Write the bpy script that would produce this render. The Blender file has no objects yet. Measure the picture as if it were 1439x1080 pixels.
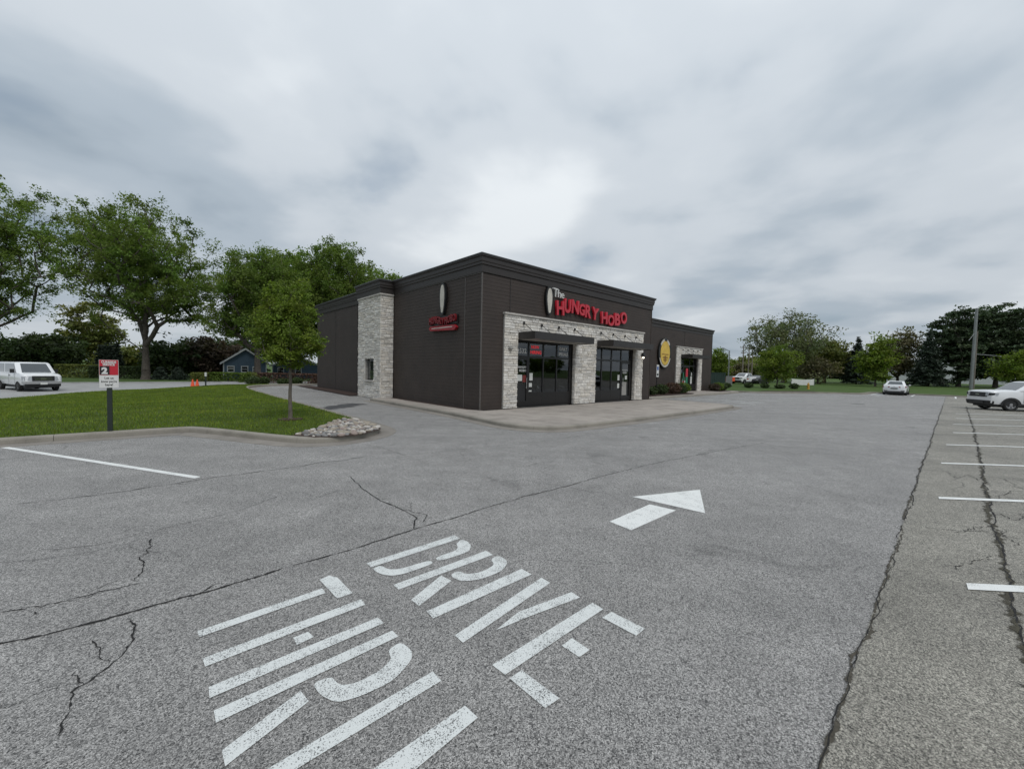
import bpy, bmesh, math, random
import numpy as np
from mathutils import Vector, Matrix, noise as mnoise

S = bpy.context.scene
COL = S.collection
PI = math.pi
rad = math.radians

# ------------------------------------------------------------------ camera
CAM_H = 1.85
PITCH, ROLL, THETA = rad(2.2716), rad(1.2855), rad(42.379)
FPX = 563.68                      # focal length in pixels of a 1439 px wide picture
fwd = Vector((0, math.cos(PITCH), -math.sin(PITCH)))
up0 = Vector((0, math.sin(PITCH), math.cos(PITCH)))
rt0 = Vector((1, 0, 0))
rt = rt0 * math.cos(ROLL) + up0 * math.sin(ROLL)
up = up0 * math.cos(ROLL) - rt0 * math.sin(ROLL)
CAMP = Vector((0, 0, CAM_H))
cd = bpy.data.cameras.new('camera')
cam = bpy.data.objects.new('camera', cd)
COL.objects.link(cam)
cd.sensor_fit = 'HORIZONTAL'; cd.sensor_width = 36.0; cd.lens = FPX / 1439 * 36
cd.clip_start = 0.05; cd.clip_end = 4000
m = Matrix((rt, up, -fwd)).transposed().to_4x4()
m.translation = CAMP
cam.matrix_world = m
S.camera = cam

# ------------------------------------------------------------------ sky and sun (overcast)
SUN_EL, SUN_AZ = rad(52), rad(150)     # azimuth measured clockwise from +Y
W = bpy.data.worlds.new('World'); S.world = W; W.use_nodes = True
nt = W.node_tree; nt.nodes.clear()
def wn(t, **k):
    n = nt.nodes.new(t)
    for a, b in k.items(): setattr(n, a, b)
    return n
def wl(a, b): nt.links.new(a, b)
out = wn('ShaderNodeOutputWorld'); bg = wn('ShaderNodeBackground'); bg.inputs[1].default_value = 0.1
sky = wn('ShaderNodeTexSky', sky_type='NISHITA', sun_disc=False)
sky.sun_elevation = SUN_EL; sky.sun_rotation = SUN_AZ
tc = wn('ShaderNodeTexCoord'); sep = wn('ShaderNodeSeparateXYZ'); wl(tc.outputs['Generated'], sep.inputs[0])
def wmath(op, a, b=None, c=None, clamp=False):
    n = wn('ShaderNodeMath', operation=op); n.use_clamp = clamp
    for i, v in enumerate((a, b, c)):
        if v is None: continue
        if isinstance(v, (int, float)): n.inputs[i].default_value = v
        else: wl(v, n.inputs[i])
    return n.outputs[0]
zc = wmath('MAXIMUM', sep.outputs[2], 0.0)
den = wmath('ADD', zc, 0.16)
px_ = wmath('DIVIDE', sep.outputs[0], den); py_ = wmath('DIVIDE', sep.outputs[1], den)
cv = wn('ShaderNodeCombineXYZ'); wl(px_, cv.inputs[0]); wl(py_, cv.inputs[1])
CD = rad(20)     # the cloud streets run this way over the lot
cs_s = wmath('MULTIPLY_ADD', px_, math.sin(CD) * 0.95, wmath('MULTIPLY', py_, math.cos(CD) * 0.95))
cs_t = wmath('MULTIPLY_ADD', px_, math.cos(CD), wmath('MULTIPLY', py_, -math.sin(CD)))
mp = wn('ShaderNodeCombineXYZ'); wl(cs_t, mp.inputs[0]); wl(cs_s, mp.inputs[1])
def wnoise(scale, detail, rough, dist, loc=0.0):
    n = wn('ShaderNodeTexNoise'); wl(mp.outputs[0], n.inputs['Vector'])
    n.noise_dimensions = '4D'; n.inputs['W'].default_value = loc
    n.inputs['Scale'].default_value = scale; n.inputs['Detail'].default_value = detail
    n.inputs['Roughness'].default_value = rough; n.inputs['Distortion'].default_value = dist
    return n.outputs[0]
n1 = wnoise(0.62, 3, 0.42, 0.3, 4.6)
n2 = wnoise(1.5, 5, 0.48, 0.15, 7.4)
mixn = wmath('ADD', wmath('MULTIPLY', n1, 0.55), wmath('MULTIPLY', n2, 0.45))
def ramp(fac, pts):
    r = wn('ShaderNodeValToRGB'); e = r.color_ramp.elements
    while len(e) > 1: e.remove(e[-1])
    e[0].position = pts[0][0]; e[0].color = (*pts[0][1], 1)
    for p_, c_ in pts[1:]:
        q = e.new(p_); q.color = (*c_, 1)
    r.color_ramp.interpolation = 'EASE'
    wl(fac, r.inputs[0]); return r.outputs[0]
cloud = ramp(mixn, [(0.36, (3.0, 3.65, 4.3)), (0.45, (4.3, 4.95, 5.6)), (0.54, (5.9, 6.4, 6.9)), (0.66, (7.9, 8.3, 8.6))])
# overcast sky: brighter towards the zenith everywhere
zb = wmath('MULTIPLY_ADD', zc, 0.42, 0.85)
vm = wn('ShaderNodeVectorMath', operation='SCALE'); wl(cloud, vm.inputs[0]); wl(zb, vm.inputs['Scale'])
cover = ramp(n2, [(0.30, (0.80, 0.80, 0.80)), (0.42, (0.97, 0.97, 0.97))])
mx = wn('ShaderNodeMix', data_type='RGBA'); wl(cover, mx.inputs[0]); wl(sky.outputs[0], mx.inputs[6]); wl(vm.outputs[0], mx.inputs[7])
wl(mx.outputs[2], bg.inputs[0]); wl(bg.outputs[0], out.inputs[0])

sd = bpy.data.lights.new('sun', 'SUN'); sd.energy = 1.5; sd.angle = rad(28); sd.color = (1.0, 0.97, 0.93)
sun = bpy.data.objects.new('sun', sd); COL.objects.link(sun)
sdir = Vector((math.sin(SUN_AZ) * math.cos(SUN_EL), math.cos(SUN_AZ) * math.cos(SUN_EL), math.sin(SUN_EL)))
sun.rotation_euler = sdir.to_track_quat('Z', 'Y').to_euler(); sun.location = (0, 0, 60)

S.view_settings.view_transform = 'Standard'; S.view_settings.look = 'None'
S.view_settings.exposure = 0.08; S.view_settings.gamma = 1.0
S.view_settings.use_curve_mapping = False
S.render.engine = 'CYCLES'

# ------------------------------------------------------------------ frames of reference
BA = Vector((-1.3073, 16.4038, 0))                     # near corner of the restaurant
U = Vector((math.cos(THETA), math.sin(THETA), 0))      # along its front
Wd = Vector((-math.sin(THETA), math.cos(THETA), 0))    # along its drive-thru side
def AB(a, b, z=0.0): return BA + U * a - Wd * b + Vector((0, 0, z))
def toab(P):
    d = Vector((P[0], P[1], 0)) - BA
    return d.dot(U), -d.dot(Wd)
def ray(x, y): return fwd + rt * ((x - 719.5) / FPX) - up * ((y - 540) / FPX)
def G(x, y, z=0.0):                                    # surveyed ground point
    d = ray(x, y); t = (z - CAM_H) / d.z
    return CAMP + d * t
def far(px, D):                                        # place at a bearing and distance
    P = CAMP + ray(px, 520) * D
    return Vector((P.x, P.y, 0))
def sm(t): t = max(0.0, min(1.0, t)); return t * t * (3 - 2 * t)
DROP = 0.68
def ground_h(a, b):
    k = max(0.0, min(1.0, (-6 - a) / 8))
    r = max(0.0, min(1.0, (30 - a) / 10))
    return -DROP * (k * sm((-b - 2) / 22) + (1 - k) * r * sm((-b - 23.5) / 9))
def ground_w(P): return ground_h(*toab(P))

# ------------------------------------------------------------------ materials
MATS = {}
def newmat(name):
    M = bpy.data.materials.new(name); M.use_nodes = True
    MATS[name] = M
    return M, M.node_tree, M.node_tree.nodes['Principled BSDF']
class NT:
    def __init__(s, t): s.t = t
    def n(s, ty, **k):
        q = s.t.nodes.new(ty)
        for a, b in k.items(): setattr(q, a, b)
        return q
    def l(s, a, b): s.t.links.new(a, b)
    def coord(s, kind='Object'): return s.n('ShaderNodeTexCoord').outputs[kind]
    def noise(s, vec, scale, detail=3, rough=0.5, dist=0.0):
        q = s.n('ShaderNodeTexNoise'); s.l(vec, q.inputs['Vector'])
        q.inputs['Scale'].default_value = scale; q.inputs['Detail'].default_value = detail
        q.inputs['Roughness'].default_value = rough; q.inputs['Distortion'].default_value = dist
        return q.outputs[0]
    def voro(s, vec, scale, feature='F1'):
        q = s.n('ShaderNodeTexVoronoi', feature=feature); s.l(vec, q.inputs['Vector']); q.inputs['Scale'].default_value = scale
        return q
    def ramp(s, fac, pts):
        r = s.n('ShaderNodeValToRGB'); e = r.color_ramp.elements
        while len(e) > 1: e.remove(e[-1])
        e[0].position = pts[0][0]; c = pts[0][1]; e[0].color = (*c, 1) if not isinstance(c, (int, float)) else (c, c, c, 1)
        for p, c in pts[1:]:
            q = e.new(p); q.color = (*c, 1) if not isinstance(c, (int, float)) else (c, c, c, 1)
        s.l(fac, r.inputs[0]); return r.outputs[0]
    def mul(s, a, b, fac=1.0, mode='MULTIPLY'):
        q = s.n('ShaderNodeMix', data_type='RGBA', blend_type=mode)
        if isinstance(fac, (int, float)): q.inputs[0].default_value = fac
        else: s.l(fac, q.inputs[0])
        for i, v in ((6, a), (7, b)):
            if isinstance(v, tuple): q.inputs[i].default_value = (*v, 1)
            else: s.l(v, q.inputs[i])
        return q.outputs[2]
    def bump(s, h, strength, dist=0.01):
        q = s.n('ShaderNodeBump'); s.l(h, q.inputs['Height']); q.inputs['Strength'].default_value = strength
        q.inputs['Distance'].default_value = dist; return q.outputs[0]
def plain(name, col, rough=0.6, metal=0.0, var=0.15, scale=3.0, bump=0.0, bscale=60.0, spec=0.5, attr=False, coat=0.0):
    M, t, P = newmat(name); N = NT(t); co = N.coord()
    f = N.noise(co, scale, 4, 0.6)
    c = N.mul(col, N.ramp(f, [(0.3, 1 - var), (0.7, 1 + var * 0.5)]))
    if attr:
        at = N.n('ShaderNodeAttribute', attribute_name='Col'); c = N.mul(c, at.outputs['Color'])
    N.l(c, P.inputs['Base Color']); P.inputs['Roughness'].default_value = rough; P.inputs['Metallic'].default_value = metal
    P.inputs['Specular IOR Level'].default_value = spec; P.inputs['Coat Weight'].default_value = coat
    if bump: N.l(N.bump(N.noise(co, bscale, 3, 0.6), bump), P.inputs['Normal'])
    return M
def asphalt(name, dark, light, tint, patch):
    M, t, P = newmat(name); N = NT(t); co = N.coord()
    v = N.voro(co, 118.0); g = N.noise(co, 165.0, 2, 0.6)
    agg = N.ramp(v.outputs['Color'], [(0.0, dark), (0.45, tuple(x * 0.5 + y * 0.5 for x, y in zip(dark, light))), (0.95, light)])
    pit = N.ramp(g, [(0.36, 0.16), (0.50, 0.95), (0.66, 1.28)])
    c = N.mul(agg, pit)
    big = N.noise(co, 0.35, 5, 0.62, 0.4); mid = N.noise(co, 2.1, 4, 0.6)
    c = N.mul(c, N.ramp(big, [(0.3, patch[0]), (0.5, 1.0), (0.72, patch[1])]))
    c = N.mul(c, N.ramp(mid, [(0.32, 0.86), (0.7, 1.08)]))
    sp = N.noise(co, 0.9, 3, 0.55, 0.8); c = N.mul(c, N.ramp(sp, [(0.24, 0.62), (0.34, 1.0)]))
    mp = N.n('ShaderNodeMapping'); N.l(co, mp.inputs[0]); mp.inputs['Rotation'].default_value = (0, 0, -THETA); mp.inputs['Scale'].default_value = (0.06, 1.1, 1)
    st = N.noise(mp.outputs[0], 1.0, 4, 0.6)
    c = N.mul(c, N.ramp(st, [(0.3, 0.86), (0.7, 1.08)])); c = N.mul(c, tint)
    wob = N.n('ShaderNodeTexNoise'); N.l(co, wob.inputs['Vector']); wob.inputs['Scale'].default_value = 1.6; wob.inputs['Detail'].default_value = 5
    wv = N.n('ShaderNodeVectorMath', operation='MULTIPLY_ADD'); N.l(wob.outputs['Color'], wv.inputs[0]); wv.inputs[1].default_value = (0.7, 0.7, 0); N.l(co, wv.inputs[2])
    ed = N.voro(wv.outputs[0], 0.42, 'DISTANCE_TO_EDGE').outputs['Distance']
    hair = N.ramp(ed, [(0.0, 0.42), (0.0045, 1.0)]); mask = N.ramp(N.noise(co, 0.22, 2, 0.5), [(0.46, 0.0), (0.60, 1.0)])
    c = N.mul(c, hair, mask)
    N.l(c, P.inputs['Base Color']); P.inputs['Roughness'].default_value = 0.72; P.inputs['Specular IOR Level'].default_value = 0.5
    N.l(N.bump(g, 0.55, 0.006), P.inputs['Normal'])
    return M
asphalt('asphalt', (0.024, 0.024, 0.025), (0.52, 0.512, 0.50), (1.0, 0.985, 0.965), (0.86, 1.10))
asphalt('old_asphalt', (0.048, 0.046, 0.041), (0.47, 0.46, 0.425), (1.0, 0.97, 0.905), (0.78, 1.12))
def paintmat(name, col, wear0, wear1):
    M, t, P = newmat(name); N = NT(t); co = N.coord()
    v = N.noise(co, 135.0, 2, 0.6); big = N.noise(co, 5.0, 4, 0.7)
    s = N.n('ShaderNodeMath', operation='MULTIPLY_ADD'); N.l(big, s.inputs[0]); s.inputs[1].default_value = 0.5; N.l(v, s.inputs[2])
    f = N.ramp(s.outputs[0], [(wear0, 0.0), (wear1, 1.0)])
    c = N.mul((0.10, 0.10, 0.10), col, f, 'MIX')
    N.l(c, P.inputs['Base Color']); P.inputs['Roughness'].default_value = 0.75
    N.l(N.bump(v, 0.4, 0.004), P.inputs['Normal'])
paintmat('road_paint', (0.64, 0.66, 0.645), 0.57, 0.72)
paintmat('fresh_paint', (0.72, 0.73, 0.71), 0.55, 0.66)
paintmat('faint_paint', (0.42, 0.42, 0.41), 0.60, 0.82)
def crackmat(name, col, scale, soft):
    M, t, P = newmat(name); N = NT(t); co = N.coord()
    n = N.noise(co, scale, 4, 0.7); at = N.n('ShaderNodeAttribute', attribute_name='Col')
    s = N.n('ShaderNodeMath', operation='ADD'); N.l(n, s.inputs[0]); N.l(at.outputs['Fac'], s.inputs[1])
    N.l(N.ramp(s.outputs[0], [(0.0, 0.0), (1.0, 1.0)]), P.inputs['Alpha'])
    r = P.inputs['Alpha'].links[0].from_node.color_ramp.elements; r[0].position = 0.80; r[1].position = 0.80 + soft
    N.l(N.mul(col, N.ramp(N.noise(co, 40, 3, 0.6), [(0.3, 0.6), (0.7, 1.4)])), P.inputs['Base Color']); P.inputs['Roughness'].default_value = 0.95
crackmat('crack', (0.012, 0.0115, 0.011), 26, 0.12)
crackmat('crack_dirt', (0.060, 0.053, 0.040), 19, 0.20)
crackmat('weed_dirt', (0.050, 0.045, 0.030), 14, 0.22)
plain('tar_stain', (0.055, 0.055, 0.057), 0.8, var=0.4, scale=3)
def concrete(name, col):
    M, t, P = newmat(name); N = NT(t); co = N.coord('Object')
    a = N.noise(co, 1.3, 6, 0.65); b = N.noise(co, 70, 3, 0.6)
    c = N.mul(col, N.ramp(a, [(0.28, 0.72), (0.5, 1.0), (0.75, 1.15)])); c = N.mul(c, N.ramp(b, [(0.3, 0.85), (0.7, 1.1)]))
    oi = N.n('ShaderNodeObjectInfo'); c = N.mul(c, N.ramp(oi.outputs['Random'], [(0.0, 0.92), (1.0, 1.06)]))
    N.l(c, P.inputs['Base Color']); P.inputs['Roughness'].default_value = 0.88; P.inputs['Specular IOR Level'].default_value = 0.3
    N.l(N.bump(b, 0.35, 0.004), P.inputs['Normal'])
concrete('walk_concrete', (0.345, 0.31, 0.275))
concrete('kerb_concrete', (0.27, 0.25, 0.215))
concrete('gutter_concrete', (0.24, 0.22, 0.195))
concrete('street_concrete', (0.34, 0.34, 0.335))
def grassmat(name, c0, c1, c2):
    M, t, P = newmat(name); N = NT(t); co = N.coord()
    a = N.noise(co, 0.45, 5, 0.6); b = N.noise(co, 22, 4, 0.7)
    c = N.ramp(a, [(0.3, c0), (0.55, c1), (0.75, c2)]); c = N.mul(c, N.ramp(b, [(0.3, 0.55), (0.7, 1.3)]))
    N.l(c, P.inputs['Base Color']); P.inputs['Roughness'].default_value = 0.9; P.inputs['Specular IOR Level'].default_value = 0.15
    N.l(N.bump(b, 0.7, 0.03), P.inputs['Normal'])
grassmat('lawn', (0.040, 0.066, 0.011), (0.062, 0.092, 0.014), (0.090, 0.115, 0.022))
grassmat('far_grass', (0.055, 0.095, 0.022), (0.07, 0.115, 0.03), (0.085, 0.12, 0.04))
plain('mulch', (0.050, 0.026, 0.018), 0.95, var=0.6, scale=25, bump=0.9, bscale=40)
def leafmat(name, col, trans=0.28):
    M, t, P = newmat(name); N = NT(t)
    at = N.n('ShaderNodeAttribute', attribute_name='Col')
    c = N.mul(col, at.outputs['Color'])
    N.l(c, P.inputs['Base Color']); P.inputs['Roughness'].default_value = 0.6; P.inputs['Specular IOR Level'].default_value = 0.3
    tr = N.n('ShaderNodeBsdfTranslucent'); N.l(N.mul(c, (1.0, 1.15, 0.55)), tr.inputs[0])
    mxs = N.n('ShaderNodeMixShader'); mxs.inputs[0].default_value = trans
    N.l(P.outputs[0], mxs.inputs[1]); N.l(tr.outputs[0], mxs.inputs[2])
    N.l(mxs.outputs[0], t.nodes['Material Output'].inputs[0])
leafmat('leaf_maple', (0.138, 0.200, 0.042), 0.42); leafmat('leaf_spring', (0.140, 0.195, 0.028), 0.4)
leafmat('leaf_olive', (0.155, 0.175, 0.045)); leafmat('leaf_pale', (0.15, 0.175, 0.085))
leafmat('leaf_dark', (0.055, 0.082, 0.030)); leafmat('leaf_brown', (0.145, 0.135, 0.075)); leafmat('leaf_red', (0.105, 0.060, 0.045))
leafmat('needle', (0.055, 0.082, 0.042), 0.15); leafmat('needle_dark', (0.038, 0.056, 0.038), 0.1); leafmat('grass_blade', (0.140, 0.205, 0.028), 0.3)
leafmat('leaf_purple', (0.075, 0.058, 0.042))
plain('bark', (0.085, 0.072, 0.060), 0.95, var=0.5, scale=6, bump=0.8, bscale=14)
plain('bark_grey', (0.14, 0.12, 0.10), 0.95, var=0.4, scale=6, bump=0.6, bscale=25)
plain('siding', (0.037, 0.0265, 0.0215), 0.66, var=0.22, scale=1.2, bump=0.12, bscale=30)
plain('trim_dark', (0.025, 0.020, 0.018), 0.5, var=0.12)
plain('trim_line', (0.095, 0.085, 0.078), 0.5, var=0.1)
plain('coping', (0.062, 0.064, 0.064), 0.4, metal=0.3, var=0.1)
plain('mortar', (0.34, 0.325, 0.30), 0.95, var=0.3, scale=10)
plain('stone', (0.68, 0.66, 0.625), 0.9, var=0.24, scale=9, bump=0.7, bscale=35, attr=True)
plain('stone_cap', (0.46, 0.435, 0.40), 0.85, var=0.25, scale=5, bump=0.3)
plain('frame_black', (0.010, 0.009, 0.009), 0.35, var=0.1)
plain('canopy_metal', (0.024, 0.021, 0.020), 0.45, var=0.1)
plain('soffit', (0.30, 0.29, 0.27), 0.6, var=0.1)
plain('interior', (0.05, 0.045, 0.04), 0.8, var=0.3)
plain('interior_red', (0.20, 0.03, 0.025), 0.7)
plain('sign_red', (0.46, 0.012, 0.028), 0.35, var=0.1, coat=0.2)
plain('sign_red_dark', (0.17, 0.010, 0.014), 0.4, var=0.15)
plain('sign_black', (0.008, 0.008, 0.008), 0.4, var=0.1)
plain('sign_white', (0.62, 0.62, 0.60), 0.45, var=0.08)
plain('sign_yellow', (0.62, 0.42, 0.07), 0.45, var=0.25, scale=2)
plain('sign_brown', (0.22, 0.11, 0.02), 0.5, var=0.3)
plain('sign_cream', (0.52, 0.49, 0.43), 0.5, var=0.2)
plain('sign_blue', (0.03, 0.10, 0.32), 0.4)
plain('paper', (0.62, 0.63, 0.60), 0.8, var=0.1)
plain('post_green', (0.012, 0.020, 0.016), 0.45)
plain('car_white', (0.72, 0.73, 0.74), 0.22, var=0.03, coat=0.6)
plain('car_black', (0.012, 0.012, 0.014), 0.3, var=0.05, coat=0.6)
plain('plastic_black', (0.014, 0.014, 0.015), 0.55, var=0.15)
plain('tyre', (0.016, 0.016, 0.016), 0.85, var=0.2)
plain('rim', (0.38, 0.38, 0.39), 0.35, metal=0.7, var=0.1)
plain('chrome', (0.60, 0.60, 0.61), 0.15, metal=0.9, var=0.05)
plain('headlamp', (0.42, 0.44, 0.46), 0.08, var=0.35, scale=18)
plain('tail_red', (0.20, 0.012, 0.015), 0.2)
plain('car_glass', (0.020, 0.026, 0.028), 0.03, var=0.1, spec=1.0, coat=1.0)
plain('orange', (0.75, 0.085, 0.02), 0.5, var=0.1)
plain('hydrant_yellow', (0.55, 0.30, 0.05), 0.5)
plain('pole_wood', (0.20, 0.175, 0.15), 0.9, var=0.35, scale=4)
plain('pole_metal', (0.24, 0.25, 0.25), 0.5, metal=0.5, var=0.15)
plain('house_blue', (0.075, 0.12, 0.17), 0.7, var=0.12)
plain('house_white', (0.58, 0.60, 0.61), 0.7, var=0.08)
plain('roof_grey', (0.11, 0.11, 0.115), 0.9, var=0.3)
plain('dumpster_green', (0.012, 0.032, 0.026), 0.6, var=0.3)
plain('flag_green', (0.02, 0.16, 0.085), 0.7); plain('flag_red', (0.45, 0.03, 0.05), 0.7)
plain('rock', (0.31, 0.295, 0.28), 0.85, var=0.4, scale=7, bump=0.3, bscale=30, attr=True)
plain('roof_blue', (0.05, 0.10, 0.25), 0.6)
def glassmat(name, tint, ior):
    M, t, P = newmat(name); N = NT(t); t.nodes.remove(P)
    tr = N.n('ShaderNodeBsdfTransparent'); tr.inputs[0].default_value = (*tint, 1)
    gl = N.n('ShaderNodeBsdfGlossy'); gl.inputs['Roughness'].default_value = 0.015; gl.inputs[0].default_value = (0.95, 0.97, 1, 1)
    fr = N.n('ShaderNodeFresnel'); fr.inputs[0].default_value = ior
    co = N.coord(); N.l(N.bump(N.noise(co, 0.9, 2, 0.5), 0.02, 0.05), gl.inputs['Normal'])
    mxs = N.n('ShaderNodeMixShader'); N.l(fr.outputs[0], mxs.inputs[0]); N.l(tr.outputs[0], mxs.inputs[1]); N.l(gl.outputs[0], mxs.inputs[2])
    N.l(mxs.outputs[0], t.nodes['Material Output'].inputs[0])
glassmat('window_glass', (0.42, 0.44, 0.44), 1.8)
def emitmat(name, col, s):
    M, t, P = newmat(name); P.inputs['Base Color'].default_value = (*col, 1)
    P.inputs['Emission Color'].default_value = (*col, 1); P.inputs['Emission Strength'].default_value = s
plain('ribbon_red', (0.27, 0.011, 0.018), 0.4, var=0.15)
emitmat('ceiling_fill_glow', (1.0, 0.95, 0.85), 1.5); emitmat('bulb', (1.0, 0.9, 0.75), 3.0); emitmat('neon_red', (0.8, 0.04, 0.05), 0.35)

# ------------------------------------------------------------------ mesh helpers
def link(name, me, mat, parent=None, smooth=False, kind=None):
    o = bpy.data.objects.new(name, me); COL.objects.link(o)
    if mat is not None and len(me.materials) == 0: me.materials.append(MATS[mat])
    if parent is not None: o.parent = parent
    if smooth: me.shade_smooth()
    if kind: o['kind'] = kind
    return o
class MB:
    def __init__(s): s.v = []; s.f = []; s.c = []
    def add(s, vs, fs, col=None):
        k = len(s.v); s.v += [tuple(p) for p in vs]; s.f += [tuple(i + k for i in q) for q in fs]
        if col is not None: s.c += [col] * len(vs)
        return s
    def hexa(s, p, col=None):        # bottom 4 ccw, top 4 ccw
        return s.add(p, [(3, 2, 1, 0), (4, 5, 6, 7), (0, 1, 5, 4), (1, 2, 6, 5), (2, 3, 7, 6), (3, 0, 4, 7)], col)
    def box(s, x0, x1, y0, y1, z0, z1, col=None):
        return s.hexa([(x0, y0, z0), (x1, y0, z0), (x1, y1, z0), (x0, y1, z0), (x0, y0, z1), (x1, y0, z1), (x1, y1, z1), (x0, y1, z1)], col)
    def tube(s, p0, p1, r0, r1=None, n=8, cap=True):
        r1 = r0 if r1 is None else r1
        p0 = Vector(p0); p1 = Vector(p1); d = (p1 - p0)
        if d.length < 1e-6: return s
        d.normalize(); e = d.orthogonal().normalized(); g = d.cross(e)
        vs = []
        for p, r in ((p0, r0), (p1, r1)):
            for i in range(n):
                t = 2 * PI * i / n; vs.append(p + e * math.cos(t) * r + g * math.sin(t) * r)
        fs = [(i, (i + 1) % n, n + (i + 1) % n, n + i) for i in range(n)]
        if cap: fs += [tuple(range(n - 1, -1, -1)), tuple(range(n, 2 * n))]
        return s.add(vs, fs)
    def prism(s, pts, z0, z1):       # xy polygon
        n = len(pts); vs = [(x, y, z0) for x, y in pts] + [(x, y, z1) for x, y in pts]
        return s.add(vs, [tuple(range(n - 1, -1, -1)), tuple(range(n, 2 * n))] + [(i, (i + 1) % n, n + (i + 1) % n, n + i) for i in range(n)])
    def extr(s, pts, d):             # 3-D polygon extruded by vector d
        n = len(pts); d = Vector(d); vs = [Vector(p) for p in pts] + [Vector(p) + d for p in pts]
        return s.add(vs, [tuple(range(n - 1, -1, -1)), tuple(range(n, 2 * n))] + [(i, (i + 1) % n, n + (i + 1) % n, n + i) for i in range(n)])
    def ball(s, c, rx, ry, rz, nu=10, nv=6):
        vs = [(c[0], c[1], c[2] - rz)]
        for j in range(1, nv):
            t = -PI / 2 + PI * j / nv
            for i in range(nu):
                q = 2 * PI * i / nu; vs.append((c[0] + rx * math.cos(t) * math.cos(q), c[1] + ry * math.cos(t) * math.sin(q), c[2] + rz * math.sin(t)))
        vs.append((c[0], c[1], c[2] + rz)); fs = []
        for i in range(nu): fs.append((0, 1 + (i + 1) % nu, 1 + i))
        for j in range(nv - 2):
            for i in range(nu):
                a = 1 + j * nu; b = a + nu; fs.append((a + i, a + (i + 1) % nu, b + (i + 1) % nu, b + i))
        L = len(vs) - 1; a = 1 + (nv - 2) * nu
        for i in range(nu): fs.append((a + i, a + (i + 1) % nu, L))
        return s.add(vs, fs)
    def loft(s, secs, cap=True):
        n = len(secs[0]); vs = [p for q in secs for p in q]; fs = []
        for j in range(len(secs) - 1):
            for i in range(n): fs.append((j * n + i, j * n + (i + 1) % n, (j + 1) * n + (i + 1) % n, (j + 1) * n + i))
        if cap: fs += [tuple(range(n - 1, -1, -1)), tuple(range((len(secs) - 1) * n, len(secs) * n))]
        return s.add(vs, fs)
    def mesh(s, name):
        me = bpy.data.meshes.new(name); me.from_pydata(s.v, [], s.f)
        if s.c and len(s.c) == len(s.v):
            ca = me.color_attributes.new('Col', 'FLOAT_COLOR', 'POINT')
            ca.data.foreach_set('color', np.array([(*c, 1) for c in s.c], dtype=np.float32).ravel())
        me.update(); return me
    def build(s, name, mat, parent=None, smooth=False, kind=None, fix=False, bevel=0.0, auto=0):
        me = s.mesh(name)
        if fix or bevel:
            bm = bmesh.new(); bm.from_mesh(me); bmesh.ops.recalc_face_normals(bm, faces=bm.faces)
            if bevel: bmesh.ops.bevel(bm, geom=list(bm.edges), offset=bevel, segments=2, affect='EDGES', profile=0.6)
            bm.to_mesh(me); bm.free()
        if auto: me.shade_smooth(); me.set_sharp_from_angle(angle=rad(auto))
        return link(name, me, mat, parent, smooth, kind)
def tag(o, label, cat, group=None):
    o['label'] = label; o['category'] = cat
    if group: o['group'] = group
    return o
def thing(name, label, cat, loc=(0, 0, 0), rz=0.0, group=None):
    o = bpy.data.objects.new(name, None); COL.objects.link(o); o.empty_display_size = 0.2
    o.location = loc; o.rotation_euler = (0, 0, rz)
    return tag(o, label, cat, group)
def struct(o): o['kind'] = 'structure'; return o
def copy_tree(o, parent=None):
    c = o.copy(); COL.objects.link(c); c.parent = parent
    for ch in list(o.children): copy_tree(ch, c)
    return c
def text_mesh(body, size, depth, offset=0.0, shear=0.0, sx=1.0, align='CENTER'):
    cu = bpy.data.curves.new('text', 'FONT'); cu.body = body; cu.size = size; cu.extrude = depth; cu.offset = offset; cu.shear = shear
    cu.align_x = align; cu.align_y = 'BOTTOM_BASELINE'; cu.space_line = 0.9; cu.resolution_u = 3
    o = bpy.data.objects.new('text', cu); COL.objects.link(o)
    dg = bpy.context.evaluated_depsgraph_get()
    me = bpy.data.meshes.new_from_object(o.evaluated_get(dg)); bpy.data.objects.remove(o); bpy.data.curves.remove(cu)
    me.transform(Matrix.Diagonal((sx, 1, 1, 1))); me.materials.clear()
    return me
def miter(path, closed, d):
    n = len(path); out = []
    for i, p in enumerate(path):
        p = Vector(p[:2])
        a = Vector(path[i - 1][:2]) if (i > 0 or closed) else None
        b = Vector(path[(i + 1) % n][:2]) if (i < n - 1 or closed) else None
        ns = []
        for q, r_ in ((a, p), (p, b)):
            if q is None or r_ is None: continue
            e = r_ - q
            if e.length > 1e-9: e.normalize(); ns.append(Vector((e.y, -e.x)))
        v = sum(ns, Vector((0, 0)))
        v = v / max(0.25, v.length_squared) * (2 if len(ns) == 2 else 1) if len(ns) == 2 else ns[0]
        out.append(p + v * d)
    return out
def resample(path, step):
    P = [Vector(p[:2]) for p in path]; out = [P[0]]
    for a, b in zip(P[:-1], P[1:]):
        n = max(1, int((b - a).length / step)); out += [a + (b - a) * (k / n) for k in range(1, n + 1)]
    return out
def smooth_path(pts, it=2):
    for _ in range(it):
        q = [pts[0]]
        for a, b in zip(pts[:-1], pts[1:]):
            a = Vector(a); b = Vector(b); q += [a * 0.75 + b * 0.25, a * 0.25 + b * 0.75]
        q.append(pts[-1]); pts = [Vector(p) for p in q]
    return pts
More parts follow.
